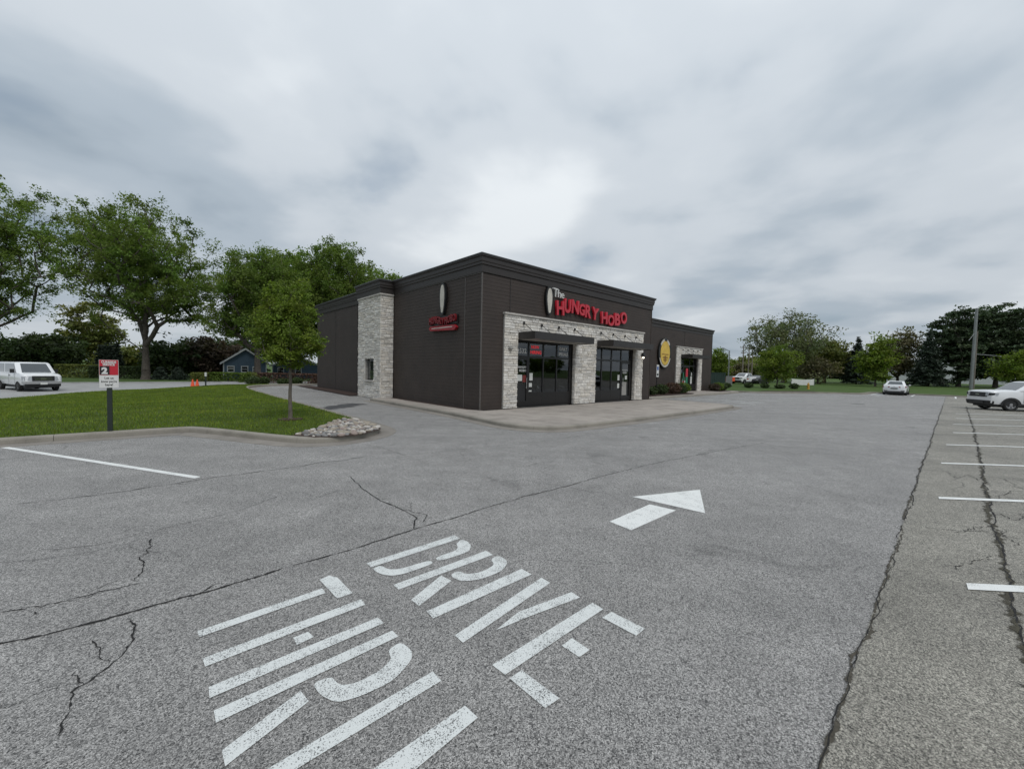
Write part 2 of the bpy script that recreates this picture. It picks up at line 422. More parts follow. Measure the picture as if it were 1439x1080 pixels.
def sweep_pieces(name, path, prof, mat, parent, zf, piece=3.0, gap=0.008):
    """profile [(offset,z)] swept along an xy path, cut into separate cast pieces"""
    path = [Vector(p[:2]) for p in path]
    offs = {o: miter(path, False, o) for o in set(o for o, z in prof)}
    cum = [0.0]
    for a, b in zip(path[:-1], path[1:]): cum.append(cum[-1] + (b - a).length)
    n = max(1, round(cum[-1] / piece)); k = 0
    def pt(o, s):
        i = max(j for j in range(len(cum)) if cum[j] <= s + 1e-9); i = min(i, len(cum) - 2)
        t = (s - cum[i]) / max(1e-9, cum[i + 1] - cum[i]); return offs[o][i] * (1 - t) + offs[o][i + 1] * t
    for j in range(n):
        s0 = cum[-1] * j / n + gap / 2; s1 = cum[-1] * (j + 1) / n - gap / 2
        ss = [s0] + [c for c in cum if s0 + 0.02 < c < s1 - 0.02] + [s1]
        mb = MB(); secs = []
        for s_ in ss:
            row = []
            for o, z in prof:
                q = pt(o, s_); row.append((q.x, q.y, zf(q.x, q.y) + z))
            secs.append(row)
        mb.loft(secs); mb.build(name, mat, parent, fix=True)

# ================================================================== GROUND
def abp(pts, z=0.0): return [AB(a, b, z) for a, b in pts]
def sheet(name, pts_ab, z, mat, parent=None, kind='structure'):
    mb = MB(); P = abp(pts_ab, z); mb.add(P, [tuple(range(len(P)))])
    me = mb.mesh(name); bm = bmesh.new(); bm.from_mesh(me)
    for f in bm.faces:
        f.normal_update()
        if f.normal.z < 0: f.normal_flip()
    bmesh.ops.triangulate(bm, faces=bm.faces); bm.to_mesh(me); bm.free()
    return link(name, me, mat, parent, kind=None if parent else kind)
def gridsheet(name, pts_ab, step, zf, mat, dx=0.0):
    """polygon in the site frame cut into a grid and laid over the relief"""
    mb = MB(); mb.add([(a, b, 0) for a, b in pts_ab], [tuple(range(len(pts_ab)))]); me = mb.mesh(name)
    bm = bmesh.new(); bm.from_mesh(me)
    a0, a1 = min(p[0] for p in pts_ab), max(p[0] for p in pts_ab); b0, b1 = min(p[1] for p in pts_ab), max(p[1] for p in pts_ab)
    for lo, hi, no in ((a0, a1, (1, 0, 0)), (b0, b1, (0, 1, 0))):
        n = max(1, int((hi - lo) / step))
        for k in range(1, n):
            c = lo + (hi - lo) * k / n
            bmesh.ops.bisect_plane(bm, geom=bm.verts[:] + bm.edges[:] + bm.faces[:], plane_co=(c * no[0], c * no[1], 0), plane_no=no)
    for v in bm.verts:
        a, b = v.co.x, v.co.y; v.co = AB(a, b, zf(a, b))
    for f in bm.faces:
        f.normal_update()
        if f.normal.z < 0: f.normal_flip()
    bm.to_mesh(me); bm.free()
    return link(name, me, mat, smooth=True, kind='structure')

# terrain to the horizon
la = [-1500, -600, -250, -120, -80, -60, -45, -35, -28, -22, -18, -16, -14, -13, -12, -11, -10, -9, -8, -7, -6, -4, 0, 6, 12, 20, 22, 24, 26, 28, 30, 34, 45, 60, 100, 250, 600, 1500]
lb = [-1500, -600, -250, -130, -90, -70, -60, -52, -46.75, -46.35, -44, -40, -36, -34, -32.5, -31, -29.5, -28, -26.5, -25, -23.5, -22, -20, -18, -16, -14, -12, -10, -8, -6, -4, -2, 0, 10, 30, 60.2, 60.8, 90, 150, 400, 1500]
mb = MB(); n = len(lb); vs = []
for a in la:
    for b in lb:
        z = ground_h(a, b) - 0.08
        if b <= -46.7: z = ground_h(a, b) + 0.06 + 0.006 * max(0, -b - 60) * (0.3 if -b < 260 else 0)
        if b >= 60.7: z = 0.06
        vs.append(AB(a, b, z))
fs = [(i * n + j, i * n + j + 1, (i + 1) * n + j + 1, (i + 1) * n + j) for i in range(len(la) - 1) for j in range(n - 1)]
mb.add(vs, fs); ground = mb.build('ground', 'far_grass', fix=False, smooth=True, kind='structure')

lot = sheet('parking_lot', [(-60, -1.2), (-9.2, -1.2), (-7.0, 2.2), (-5.7, 1.8), (-5.5, -1), (-5.5, -18), (-5.3, -22.5), (-3, -25.3), (0, -25.8), (14, -25.8), (14, -4.2), (33.6, -4.2), (33.8, -1), (36, 1), (43, 4.5), (44, 6.2), (51, 6.6), (51, 60), (-60, 60)], 0.0, 'asphalt')
strip = sheet('parking_strip', [(-60, 12.66), (50.4, 12.66), (50.4, 59), (-60, 59)], 0.004, 'old_asphalt')
sheet('street', [(-160, -46), (25, -46), (25, -34), (-8, -34), (-10.5, -32.2), (-14, -28.7), (-16.4, -24), (-17.3, -20), (-40, -20), (-160, -34)], -0.61, 'street_concrete')
gridsheet('driveway', [(-32, -20.2), (-17.3, -20.2), (-17.3, -1.1), (-32, -1.1)], 1.5, lambda a, b: max(ground_h(a, b) + 0.03, -0.606) + 0.006, 'street_concrete')

# kerbs and lawn
kerb_ab = [(-17.2, -20), (-17.2, -1.6), (-16.2, -0.45), (-9.5, -0.45), (-9.15, -0.25), (-7.75, 2.45), (-7.35, 2.98), (-6.7, 3.2), (-6.0, 3.0), (-5.4, 2.55), (-5.08, 1.9), (-5.02, 0.6), (-5.03, -3), (-5.06, -10), (-5.05, -18), (-4.6, -22), (-2.8, -24.3), (0, -24.8), (12, -24.8)]
kp = smooth_path([Vector(p) for p in kerb_ab[:2]], 0)[:1] + smooth_path([Vector(p) for p in kerb_ab[1:]], 2)
def zlot(x, y): return 0.0
lawn_kerb = bpy.data.objects.new('lawn_kerb', None); COL.objects.link(lawn_kerb); lawn_kerb['kind'] = 'structure'
vis = [p for p in kp if p[1] > -24.79 and (p[0] > -17.1 or p[1] > -1.7)]
kw = [AB(p[0], p[1])[:2] for p in kp[1:]]
sweep_pieces('kerb_block', kw, [(0.0, -0.06), (0.0, 0.09), (-0.012, 0.122), (-0.04, 0.135), (-0.15, 0.135), (-0.15, -0.06)], 'kerb_concrete', lawn_kerb, zlot)
sweep_pieces('gutter_slab', kw, [(0.43, -0.05), (0.43, 0.008), (0.004, 0.004), (0.004, -0.05)], 'gutter_concrete', lawn_kerb, zlot)
inner = [p for p in miter([Vector(p) for p in kp[1:]], False, 0.15)]     # site frame is mirrored, so + is inward here
lawn_ab = [(p.x, p.y) for p in inner] + [(12, -33.9), (-8, -33.9), (-10.55, -32.1), (-14.05, -28.6), (-16.45, -24), (-17.3, -20), (-17.3, -2)]
def lawn_z(a, b):
    return ground_h(a, b) + 0.125 + 0.035 * mnoise.noise((a * 0.35, b * 0.35, 0))* (1 if (-a > 5.6 and b < 2.0) else 0.2)
lawn = gridsheet('lawn', lawn_ab, 0.7, lawn_z, 'lawn')

# far street kerb
sk = bpy.data.objects.new('street_kerb', None); COL.objects.link(sk); sk['kind'] = 'structure'
sweep_pieces('kerb_block', [AB(-70, -46.02)[:2], AB(25, -46.02)[:2]], [(0.0, -0.75), (0.0, -0.49), (-0.16, -0.49), (-0.16, -0.75)], 'street_concrete', sk, zlot, 4.0)
sweep_pieces('kerb_block', [AB(-8, -33.98)[:2], AB(12, -33.98)[:2]], [(0.0, -0.75), (0.0, -0.5), (0.16, -0.5), (0.16, -0.75)], 'street_concrete', sk, zlot, 4.0)

# right-hand kerb and lawn
rk_ab = smooth_path([Vector(p) for p in [(33.3, -4.0), (33.4, -0.8), (35, 1.1), (38, 2.5), (41, 3.7), (43.2, 5.2), (43.8, 6.5), (46, 6.9), (50, 6.95), (50.6, 7.6), (50.6, 12), (50.6, 58)]], 2)
rkw = [AB(p.x, p.y)[:2] for p in rk_ab]
rk = bpy.data.objects.new('far_kerb', None); COL.objects.link(rk); rk['kind'] = 'structure'
sweep_pieces('kerb_block', rkw, [(0.0, -0.06), (0.0, 0.12), (-0.02, 0.135), (-0.15, 0.135), (-0.15, -0.06)], 'kerb_concrete', rk, zlot)
sweep_pieces('gutter_slab', rkw, [(0.43, -0.05), (0.43, 0.008), (0.004, 0.004), (0.004, -0.05)], 'gutter_concrete', rk, zlot)
rin = miter([Vector(p) for p in rk_ab], False, 0.15)
gridsheet('far_lawn', [(p.x, p.y) for p in rin] + [(160, 58), (160, -33), (33.3, -33)], 6.0, lambda a, b: 0.12 + 0.010 * max(0, a - 52), 'far_grass')
sheet('entry_apron', [(43.8, 7.3), (50.2, 7.4), (50.2, 8.6), (41.5, 8.3)], 0.0045, 'street_concrete')

# sidewalk: cast slabs
sw_kerb = smooth_path([Vector(p) for p in [(-1.4, -7.6), (-1.42, -4), (-1.45, 0), (-1.62, 2.2), (-1.75, 3.4), (-1.5, 4.4), (-0.9, 4.98), (0.2, 5.1), (2.3, 5.2), (6, 5.25), (12.6, 5.25), (13.6, 5.1), (14.1, 4.4), (14.2, 3), (14.2, 0.2), (14.6, -0.5), (16, -0.8), (32.2, -0.8), (33.1, -1.2)]], 2)
sw = bpy.data.objects.new('sidewalk', None); COL.objects.link(sw); sw['kind'] = 'structure'
swk = [AB(p.x, p.y)[:2] for p in sw_kerb][::-1]          # pavement on the right-hand side of travel
swk_f = [AB(p.x, p.y)[:2] for p in sw_kerb]
PR = lambda sgn: [(0.0, -0.05), (0.0, 0.085), (-0.015 * sgn, 0.112), (-0.04 * sgn, 0.12), (-0.15 * sgn, 0.12), (-0.15 * sgn, -0.05)]
# travel along +a with the pavement at +b: right-hand normal is outward
sweep_pieces('kerb_block', swk_f, [(o, z) for o, z in PR(1)], 'kerb_concrete', sw, zlot)
sweep_pieces('gutter_slab', swk_f, [(0.40, -0.05), (0.40, 0.008), (0.004, 0.004), (0.004, -0.05)], 'gutter_concrete', sw, zlot)
ins = miter([Vector(p) for p in sw_kerb], False, 0.158)
poly = [(p.x, p.y) for p in ins] + [(33.0, -3.35), (13.9, -3.35), (13.9, 0.3), (-0.02, 0.3), (-0.36, -0.4), (-0.36, -7.6)]
mbx = MB(); mbx.add([(a, b, 0) for a, b in poly], [tuple(range(len(poly)))]); me = mbx.mesh('tmp')
bm = bmesh.new(); bm.from_mesh(me)
for k in range(24):
    c = -0.2 + 1.52 * k - 0.3; bmesh.ops.bisect_plane(bm, geom=bm.verts[:] + bm.edges[:] + bm.faces[:], plane_co=(c, 0, 0), plane_no=(1, 0, 0))
for c in (-6.0, -4.5, -3.0, -1.5, 0.35, 1.9, 3.4):
    bmesh.ops.bisect_plane(bm, geom=bm.verts[:] + bm.edges[:] + bm.faces[:], plane_co=(0, c, 0), plane_no=(0, 1, 0))
random.seed(3)
for f in bm.faces:
    pts = [v.co.copy() for v in f.verts]
    if f.calc_area() < 0.02: continue
    cen = sum(pts, Vector()) / len(pts)
    pts = [p + (cen - p).normalized() * 0.007 for p in pts]
    if f.normal.z > 0: pts = pts[::-1]
    dz = random.uniform(-0.003, 0.003)
    mb = MB(); mb.extr([AB(p.x, p.y, -0.02) for p in pts], (0, 0, 0.138 + dz)); mb.build('walk_slab', 'walk_concrete', sw, fix=True)
bm.free()
mbx = MB(); mbx.prism([AB(a, b)[:2] for a, b in poly], -0.03, 0.095); mbx.build('joint_bed', 'crack_dirt', sw, fix=True)

# mulch beds
mb = MB(); mb.add(abp([(-0.38, -7.7), (-0.38, -0.5), (-0.02, -0.02), (0.1, -7.7)], 0.10), [(0, 1, 2, 3)]); o = mb.build('mulch_bed', 'mulch', kind='structure')
mb = MB(); mb.add(abp([(-1.2, -10.95), (-0.9, -23.5), (0.1, -23.5), (0.1, -10.95)], 0.05), [(0, 1, 2, 3)]); mb.build('mulch_bed', 'mulch', kind='structure')
gridsheet('mulch_bed', [(-9, -25.6), (-5.6, -23.6), (-3.2, -25.0), (0, -25.2), (10, -25.2), (10, -27.6), (-8, -28)], 0.8, lambda a, b: lawn_z(a, b) + 0.05, 'mulch')
gridsheet('mulch_bed', [(14.9, -1.05), (22.6, -1.05), (23.9, -1.5), (23.9, -3.3), (14.9, -3.3)], 2.0, lambda a, b: 0.14, 'mulch')
gridsheet('mulch_bed', [(29.8, -1.6), (32.8, -1.6), (32.8, -3.3), (29.8, -3.3)], 2.0, lambda a, b: 0.14, 'mulch')
gridsheet('mulch_bed', [(35.3, 0.9), (38, 2.15), (42, 3.9), (42, 2.6), (38, 0.9), (35.6, -0.2)], 2.0, lambda a, b: 0.155, 'mulch')

# ------------------------------------------------------------------ cracks in the paving (children of the lot)
def crack(pts, width, z, mat='crack', jit=0.035, parent=None, seed=1, branch=True):
    """irregular ribbon with a dense middle and broken, fading edges"""
    rr = random.Random(seed); Lt = sum((Vector(b[:2]) - Vector(a[:2])).length for a, b in zip(pts[:-1], pts[1:])); P = resample([p[:2] for p in pts], max(0.02, min(0.07, Lt / 45))); n = len(P); off = 0.0; vs = []; cs = []; W_ = width * 1.9; C_ = []
    for i, p in enumerate(P):
        d = (P[min(i + 1, n - 1)] - P[max(i - 1, 0)]).normalized(); nn = Vector((-d.y, d.x))
        off = off * 0.82 + rr.gauss(0, jit * 0.5 * (0.6 if n < 60 else 1)); w = W_ * (0.5 + 1.0 * rr.random() ** 1.5); c = p + nn * off; C_.append(c)
        e = min(1, (i + 1) / 4, (n - i) / 4)
        vs += [(c.x + nn.x * w / 2, c.y + nn.y * w / 2, z), (c.x, c.y, z), (c.x - nn.x * w / 2, c.y - nn.y * w / 2, z)]
        cs += [(0.0,) * 3, ((0.44 + 0.34 * rr.random() if mat == 'crack' else 0.30 + 0.34 * rr.random()) * e + 0.08,) * 3, (0.0,) * 3]
    mb = MB(); mb.v = vs; mb.c = cs; mb.f = [q for i in range(n - 1) for q in ((3 * i, 3 * i + 1, 3 * i + 4, 3 * i + 3), (3 * i + 1, 3 * i + 2, 3 * i + 5, 3 * i + 4))]
    o = mb.build('crack', mat, parent, fix=False)
    if branch and mat == 'crack' and n > 20:
        for k in range(max(1, n // 38)):
            c = C_[rr.randrange(5, n - 5)]; th = rr.uniform(0, 6.28); L = rr.uniform(0.12, 0.5); q = [c]
            for _ in range(3): th += rr.gauss(0, .5); q.append(q[-1] + Vector((math.cos(th), math.sin(th))) * L / 3)
            crack(q, width * 0.55, z + 0.0003, mat, jit * .5, parent, rr.randrange(9999), False)
    return o
ck = lambda pts, w, s, z=0.0045, mat='crack', jit=0.03, par=lot: crack([G(*p) for p in pts], w, z, mat, jit, par, s)
ck([(-60, 912), (0, 904), (60, 893), (150, 870), (200, 855), (300, 828), (400, 798), (412, 795)], 0.020, 1, jit=0.012)
ck([(400, 798), (500, 770), (590, 741), (720, 703), (735, 699)], 0.015, 2, jit=0.014)
ck([(720, 703), (820, 675), (900, 655), (990, 637), (1080, 621)], 0.013, 3, jit=0.02)
ck([(175, 868), (188, 880), (185, 905), (160, 930), (130, 950), (112, 965), (95, 1000), (72, 1045)], 0.011, 4)
ck([(112, 965), (105, 948), (110, 940)], 0.010, 5)
ck([(0, 858), (60, 851), (100, 841), (160, 828), (205, 818)], 0.011, 6)
ck([(188, 818), (200, 802), (196, 784), (210, 765), (212, 755)], 0.012, 7)
ck([(0, 712), (90, 702), (180, 690), (280, 674), (420, 655), (520, 640)], 0.016, 8, jit=0.03)
ck([(0, 787), (60, 772), (140, 765), (230, 742), (340, 715), (400, 695)], 0.007, 9)
ck([(492, 668), (508, 686), (540, 706), (565, 716), (585, 728), (580, 745)], 0.016, 10)
ck([(565, 716), (598, 724), (590, 735)], 0.010, 11); ck([(508, 686), (470, 690), (440, 700)], 0.007, 12)
ck([(40, 868), (55, 862), (52, 856)], 0.010, 13)
ck([(512, 624), (540, 630), (570, 642)], 0.010, 14, jit=0.05)
ck([(560, 640), (640, 632), (740, 622), (860, 606), (960, 596)], 0.008, 15, jit=0.05)
crack([AB(a, 12.66) for a in (-9.5, -3)], 0.028, 0.0062, 'crack_dirt', 0.016, lot, 21)
crack([AB(a, 12.66) for a in (-9.5, -3)], 0.007, 0.0072, 'crack', 0.015, lot, 22)
crack([AB(a, 12.65) for a in (-3, 30)], 0.036, 0.0062, 'crack_dirt', 0.016, lot, 23)
crack([AB(a, 12.66) for a in (-3, 50)], 0.012, 0.0072, 'crack', 0.015, lot, 24)
crack([AB(-9, 13.4), AB(-2, 13.44), AB(4.8, 13.52), AB(13, 13.62), AB(30, 13.7)], 0.07, 0.0095, 'weed_dirt', 0.02, strip, 25)
crack([AB(-9, 13.4), AB(-2, 13.44), AB(4.8, 13.52), AB(13, 13.62), AB(30, 13.7)], 0.016, 0.0105, 'crack', 0.025, strip, 26)
for i, (q, w) in enumerate([([(1340, 800), (1370, 790), (1400, 780)], .008), ([(1340, 748), (1380, 742), (1400, 738)], .009), ([(1300, 742), (1350, 746), (1400, 748)], .008), ([(1405, 745), (1430, 765), (1439, 770)], .009), ([(1380, 668), (1410, 672), (1439, 690)], .011), ([(1340, 672), (1360, 668), (1378, 676)], .01), ([(1398, 700), (1420, 690), (1439, 692)], .01), ([(1400, 720), (1425, 730), (1439, 722)], .01), ([(1310, 610), (1360, 612), (1439, 616)], .02), ([(1312, 598), (1360, 600), (1439, 603)], .02)]):
    crack([G(*p) for p in q], w, 0.0085, 'crack', 0.04, strip, 40 + i)
for i, (q, w) in enumerate([([(455, 575), (490, 569), (505, 567)], 0.5), ([(1195, 567), (1215, 568)], 0.35)]):
    crack([G(*p) for p in q], w, 0.0048, 'tar_stain', 0.02, lot, 60 + i)

# ------------------------------------------------------------------ painted markings
def zs(ox, oy, s, pts): return [(ox + x * s, oy + y * s) for x, y in pts]
def closed_chaikin(p):
    for _ in range(2):
        q = []
        for a, b in zip(p, p[1:] + p[:1]): q += [(a[0] * .8 + b[0] * .2, a[1] * .8 + b[1] * .2), (a[0] * .2 + b[0] * .8, a[1] * .2 + b[1] * .8)]
        p = q
    return p
def stroke(polys, parent_loc, mat, z, name, parent):
    mb = MB()
    for poly in polys:
        if len(poly) > 6: poly = closed_chaikin(poly)
        P = [G(*p) - parent_loc for p in poly]; P = [(p.x, p.y, z) for p in P]
        mb.add(P, [tuple(range(len(P)))])
    me = mb.mesh(name); bm = bmesh.new(); bm.from_mesh(me)
    for f in bm.faces:
        f.normal_update()
        if f.normal.z < 0: f.normal_flip()
    bmesh.ops.triangulate(bm, faces=bm.faces); bm.to_mesh(me); bm.free()
    return link(name, me, mat, parent)
zA = lambda pts: zs(250, 730, 450 / 1389, pts)
zB = lambda pts: zs(490, 660, 530 / 1439, pts)
L0 = G(620, 840)
word1 = thing('painted_word', 'worn white stencilled word DRIVE painted across the parking lot lane below the arrow', 'road marking', (L0.x, L0.y, 0))
for nm, polys in [('letter', [[(68, 357), (85, 373), (425, 263), (404, 250)], [(430, 266), (455, 274), (468, 292), (458, 314), (345, 350), (328, 336), (405, 310), (418, 297), (410, 283)], [(88, 378), (122, 365), (150, 380), (195, 380), (308, 345), (326, 358), (215, 397), (165, 406), (118, 398)]]),
                  ('letter', [[(170, 440), (190, 458), (550, 325), (524, 309)], [(568, 327), (600, 342), (606, 360), (580, 390), (500, 420), (430, 427), (384, 405), (416, 385), (450, 400), (510, 390), (558, 362), (540, 343)], [(238, 497), (268, 521), (392, 424), (352, 404)]]),
                  ('letter', [[(297, 541), (322, 568), (698, 400), (660, 378)]]),
                  ('letter', [[(404, 633), (436, 661), (769, 432), (735, 412)], [(560, 614), (648, 543), (850, 467), (883, 488), (690, 560)]]),
                  ('letter', [[(547, 746), (597, 783), (972, 532), (930, 508)], [(967, 565), (1003, 543), (1131, 607), (1097, 634)], [(812, 672), (852, 643), (919, 688), (880, 716)], [(614, 797), (660, 765), (804, 873), (750, 911)]])]:
    stroke([zB(p) for p in polys], Vector((L0.x, L0.y, 0)), 'road_paint', 0.005, nm, word1)
L1_ = G(450, 980)
word2 = thing('painted_word', 'worn white stencilled word THRU painted on the asphalt behind the word DRIVE', 'road marking', (L1_.x, L1_.y, 0))
for polys in [[[(84, 485), (92, 511), (641, 319), (625, 299)], [(614, 262), (690, 343), (758, 320), (692, 252), (655, 243)]],
              [[(106, 603), (118, 639), (813, 370), (795, 346)], [(500, 513), (516, 546), (589, 510), (565, 487)], [(133, 728), (137, 776), (893, 450), (868, 425)]],
              [[(155, 830), (165, 883), (956, 508), (930, 482)], [(190, 1003), (532, 744), (568, 790), (205, 1072)], [(965, 530), (1015, 568), (1015, 610), (935, 700), (800, 765), (690, 797), (620, 765), (582, 713), (665, 680), (700, 720), (770, 712), (880, 655), (928, 605), (909, 570)]],
              [[(240, 1170), (340, 1190), (1143, 700), (1105, 660)], [(520, 1310), (760, 1310), (1301, 860), (1245, 808)], [(340, 1190), (240, 1230), (380, 1330), (560, 1290), (520, 1240)]]]:
    stroke([zA(p) for p in polys], Vector((L1_.x, L1_.y, 0)), 'road_paint', 0.005, 'letter', word2)
L2_ = G(940, 715)
arrow = thing('painted_arrow', 'white straight-ahead lane arrow painted on the parking lot asphalt', 'road marking', (L2_.x, L2_.y, 0))
stroke([zB([(1082, 103), (1340, 76), (1360, 166)])], Vector((L2_.x, L2_.y, 0)), 'fresh_paint', 0.005, 'arrow_head', arrow)
stroke([zB([(995, 198), (1148, 132), (1249, 155), (1078, 231)])], Vector((L2_.x, L2_.y, 0)), 'fresh_paint', 0.005, 'arrow_shaft', arrow)
def stripe(p0, p1, w, z, label, mat='fresh_paint', group=None, skew=0.0):
    p0 = Vector(p0[:2]); p1 = Vector(p1[:2]); d = (p1 - p0).normalized(); nn = Vector((-d.y, d.x)) * w / 2
    n = 14; mb = MB(); vs = []
    for i in range(n + 1):
        c = (p1 - p0) * (i / n); k = 1 + 0.05 * mnoise.noise((p0.x + i, p0.y, 1))
        for s_ in (1, -1): q = c + nn * s_ * k + d * (skew * s_ if i == 0 else 0); vs.append((q.x, q.y, 0))
    mb.add(vs, [(2 * i, 2 * i + 1, 2 * i + 3, 2 * i + 2) for i in range(n)])
    o = mb.build('parking_stripe', mat); o.location = (p0.x, p0.y, z)
    return tag(o, label, 'parking stripe', group)
stripe(G(0, 627.5), G(278, 671), 0.105, 0.005, 'long white stripe crossing the asphalt from the lawn kerb near the curbside sign')
for k in range(9):
    a0, bs = [(-8.6, 13.1), (-4.72, 13.17), (-1.09, 12.94), (2.65, 12.92), (6.32, 12.97), (10.2, 13.1), (13.9, 13.1), (17.6, 13.2), (21.3, 13.2)][k]; p0 = AB(a0, bs); p1 = AB(a0 + 4.0, bs + 4.1)
    stripe(p0, p1, 0.115, 0.0125, 'slanted white stall stripe on the older cracked asphalt strip', 'fresh_paint', 'angled stall stripes', 0.05)
for k, b in enumerate((7.5, 10.4, 13.3, 16.2, 19.1, 22.0)):
    stripe(AB(44.6, b), AB(50.1, b), 0.12, 0.0125, 'white stall stripe running up to the far grass kerb by the white sedan', 'fresh_paint', 'stall stripes by the far grass')
for k, a in enumerate((14.9, 17.7, 19.5, 22.3, 25.1, 27.9)):
    stripe(AB(a, -0.2 if a > 16 else 0.3), AB(a, 4.9), 0.1, 0.005, 'faded white stall stripe in front of the lower right wing', 'road_paint', 'stall stripes before the wing')
for k in range(5):
    stripe(AB(17.75, 0.2 + k * 0.95), AB(19.45, 0.9 + k * 0.95), 0.1, 0.005, 'slanted hatch stripe in the access aisle before the wing', 'road_paint', 'access aisle hatching')

# ------------------------------------------------------------------ river rocks in the kerb tip
random.seed(11)
tip = [toab(G(*p, 0.14)) for p in [(409, 611), (440, 603), (474, 589), (497, 587), (520, 594), (536, 602), (512, 609), (480, 613), (440, 614)]]
def inside(p, poly):
    r_ = False; j = len(poly) - 1
    for i in range(len(poly)):
        if (poly[i][1] > p[1]) != (poly[j][1] > p[1]) and p[0] < (poly[j][0] - poly[i][0]) * (p[1] - poly[i][1]) / (poly[j][1] - poly[i][1]) + poly[i][0]: r_ = not r_
        j = i
    return r_
tc_ = (sum(p[0] for p in tip) / len(tip), sum(p[1] for p in tip) / len(tip)); rtip = [(p[0] + (tc_[0] - p[0]) * .07, p[1] + (tc_[1] - p[1]) * .07) for p in tip]
rock_meshes = []
for k in range(16):
    bm = bmesh.new(); bmesh.ops.create_icosphere(bm, subdivisions=2, radius=1.0)
    for v in bm.verts:
        q = v.co * 1.2 + Vector((k * 7.1, 0, 0)); v.co *= 1 + 0.32 * mnoise.noise(q) + 0.12 * mnoise.noise(q * 2.6)
    me = bpy.data.meshes.new('rock'); bm.to_mesh(me); bm.free()
    c = random.choice([(1.15, 1.12, 1.08), (0.95, 0.80, 0.74), (1.05, 0.80, 0.70), (0.7, 0.72, 0.74), (1.55, 1.52, 1.46), (0.5, 0.5, 0.5), (1.0, 0.92, 0.78)])
    ca = me.color_attributes.new('Col', 'FLOAT_COLOR', 'POINT'); ca.data.foreach_set('color', np.tile(np.array((*c, 1), np.float32), len(me.vertices)))
    me.materials.append(MATS['rock']); me.shade_smooth(); rock_meshes.append(me)
placed = []; tries = 0
a0, a1 = min(p[0] for p in tip), max(p[0] for p in tip); b0, b1 = min(p[1] for p in tip), max(p[1] for p in tip)
while len(placed) < 290 and tries < 24000:
    tries += 1; p = (random.uniform(a0, a1), random.uniform(b0, b1)); s_ = random.choice([0.04, 0.05, 0.06, 0.07, 0.085, 0.105])
    if not inside(p, rtip) or any((p[0] - q[0]) ** 2 + (p[1] - q[1]) ** 2 < ((s_ + q[2]) * 0.80) ** 2 for q in placed): continue
    placed.append((*p, s_))
for i, (a, b, s_) in enumerate(placed):
    o = bpy.data.objects.new('river_rock', random.choice(rock_meshes)); COL.objects.link(o)
    hz = s_ * random.uniform(0.45, 0.75)
    o.location = AB(a, b, 0.125 + hz * 0.5); o.scale = (s_ * random.uniform(0.9, 1.45), s_ * random.uniform(0.75, 1.1), hz); o.rotation_euler = (random.uniform(-.2, .2), random.uniform(-.2, .2), random.uniform(0, 6.28))
    tag(o, 'rounded river rock in the pile at the rounded kerb tip of the lawn', 'rock', 'river rocks at the kerb tip')
sheetp = [AB(a, b, 0.133) for a, b in tip]
mb = MB(); mb.add([(p.x, p.y, p.z + 0.004) for p in sheetp], [tuple(range(len(sheetp)))]); mb.build('rock_bed', 'mulch', kind='structure', fix=True)

# ------------------------------------------------------------------ lawn grass blades
rng = np.random.default_rng(5)
def blades(n, poly, zf, hmin, hmax, w):
    a0, a1 = min(p[0] for p in poly), max(p[0] for p in poly); b0, b1 = min(p[1] for p in poly), max(p[1] for p in poly)
    V = []; Cc = []
    cnt = 0
    pa = np.array(poly)
    A_ = rng.uniform(a0, a1, n * 3); B_ = rng.uniform(b0, b1, n * 3)
    ins_ = np.zeros(len(A_), bool); j = len(pa) - 1
    for i in range(len(pa)):
        c1 = (pa[i, 1] > B_) != (pa[j, 1] > B_)
        with np.errstate(divide='ignore', invalid='ignore'):
            xx = (pa[j, 0] - pa[i, 0]) * (B_ - pa[i, 1]) / (pa[j, 1] - pa[i, 1]) + pa[i, 0]
        ins_ ^= c1 & (A_ < xx); j = i
    A_ = A_[ins_]; B_ = B_[ins_]
    keep = np.array([not inside((x, y), tip) for x, y in zip(A_, B_)]); A_ = A_[keep][:n]; B_ = B_[keep][:n]; n = len(A_)
    Z = np.array([zf(x, y) for x, y in zip(A_, B_)])
    base = np.stack([BA.x + U.x * A_ - Wd.x * B_, BA.y + U.y * A_ - Wd.y * B_, Z], 1)
    pn = np.array([0.6 * mnoise.noise((x * 0.35 + y * 0.1, y * 0.9, 3)) + 0.5 * mnoise.noise((x * 1.7, y * 1.7, 8)) for x, y in zip(A_, B_)])
    h_ = rng.uniform(hmin, hmax, n) * (1 + 0.5 * pn); th = rng.uniform(0, 6.283, n)
    d = np.stack([np.cos(th), np.sin(th), np.zeros(n)], 1) * (w * rng.uniform(0.6, 1.4, n))[:, None]
    lean = rng.normal(0, 0.35, (n, 2)) * h_[:, None]
    top = base + np.concatenate([lean, h_[:, None]], 1)
    V = np.stack([base - d - [0, 0, .01], base + d - [0, 0, .01], top], 1).reshape(-1, 3)
    br = (0.7 + 0.55 * rng.random(n)) * (1 + 0.6 * pn); yl = rng.random(n)
    c = np.stack([br * (0.85 + 0.35 * yl + 0.25 * np.maximum(0, pn)), br, br * 0.9, np.ones(n)], 1); Cc = np.repeat(c, 3, 0).astype(np.float32)
    me = bpy.data.meshes.new('grass'); me.vertices.add(3 * n); me.vertices.foreach_set('co', V.ravel())
    me.loops.add(3 * n); me.loops.foreach_set('vertex_index', np.arange(3 * n)); me.polygons.add(n)
    me.polygons.foreach_set('loop_start', np.arange(0, 3 * n, 3)); me.update(calc_edges=True)
    ca = me.color_attributes.new('Col', 'FLOAT_COLOR', 'POINT'); ca.data.foreach_set('color', Cc.ravel())
    return me
near = [p for p in lawn_ab if True]
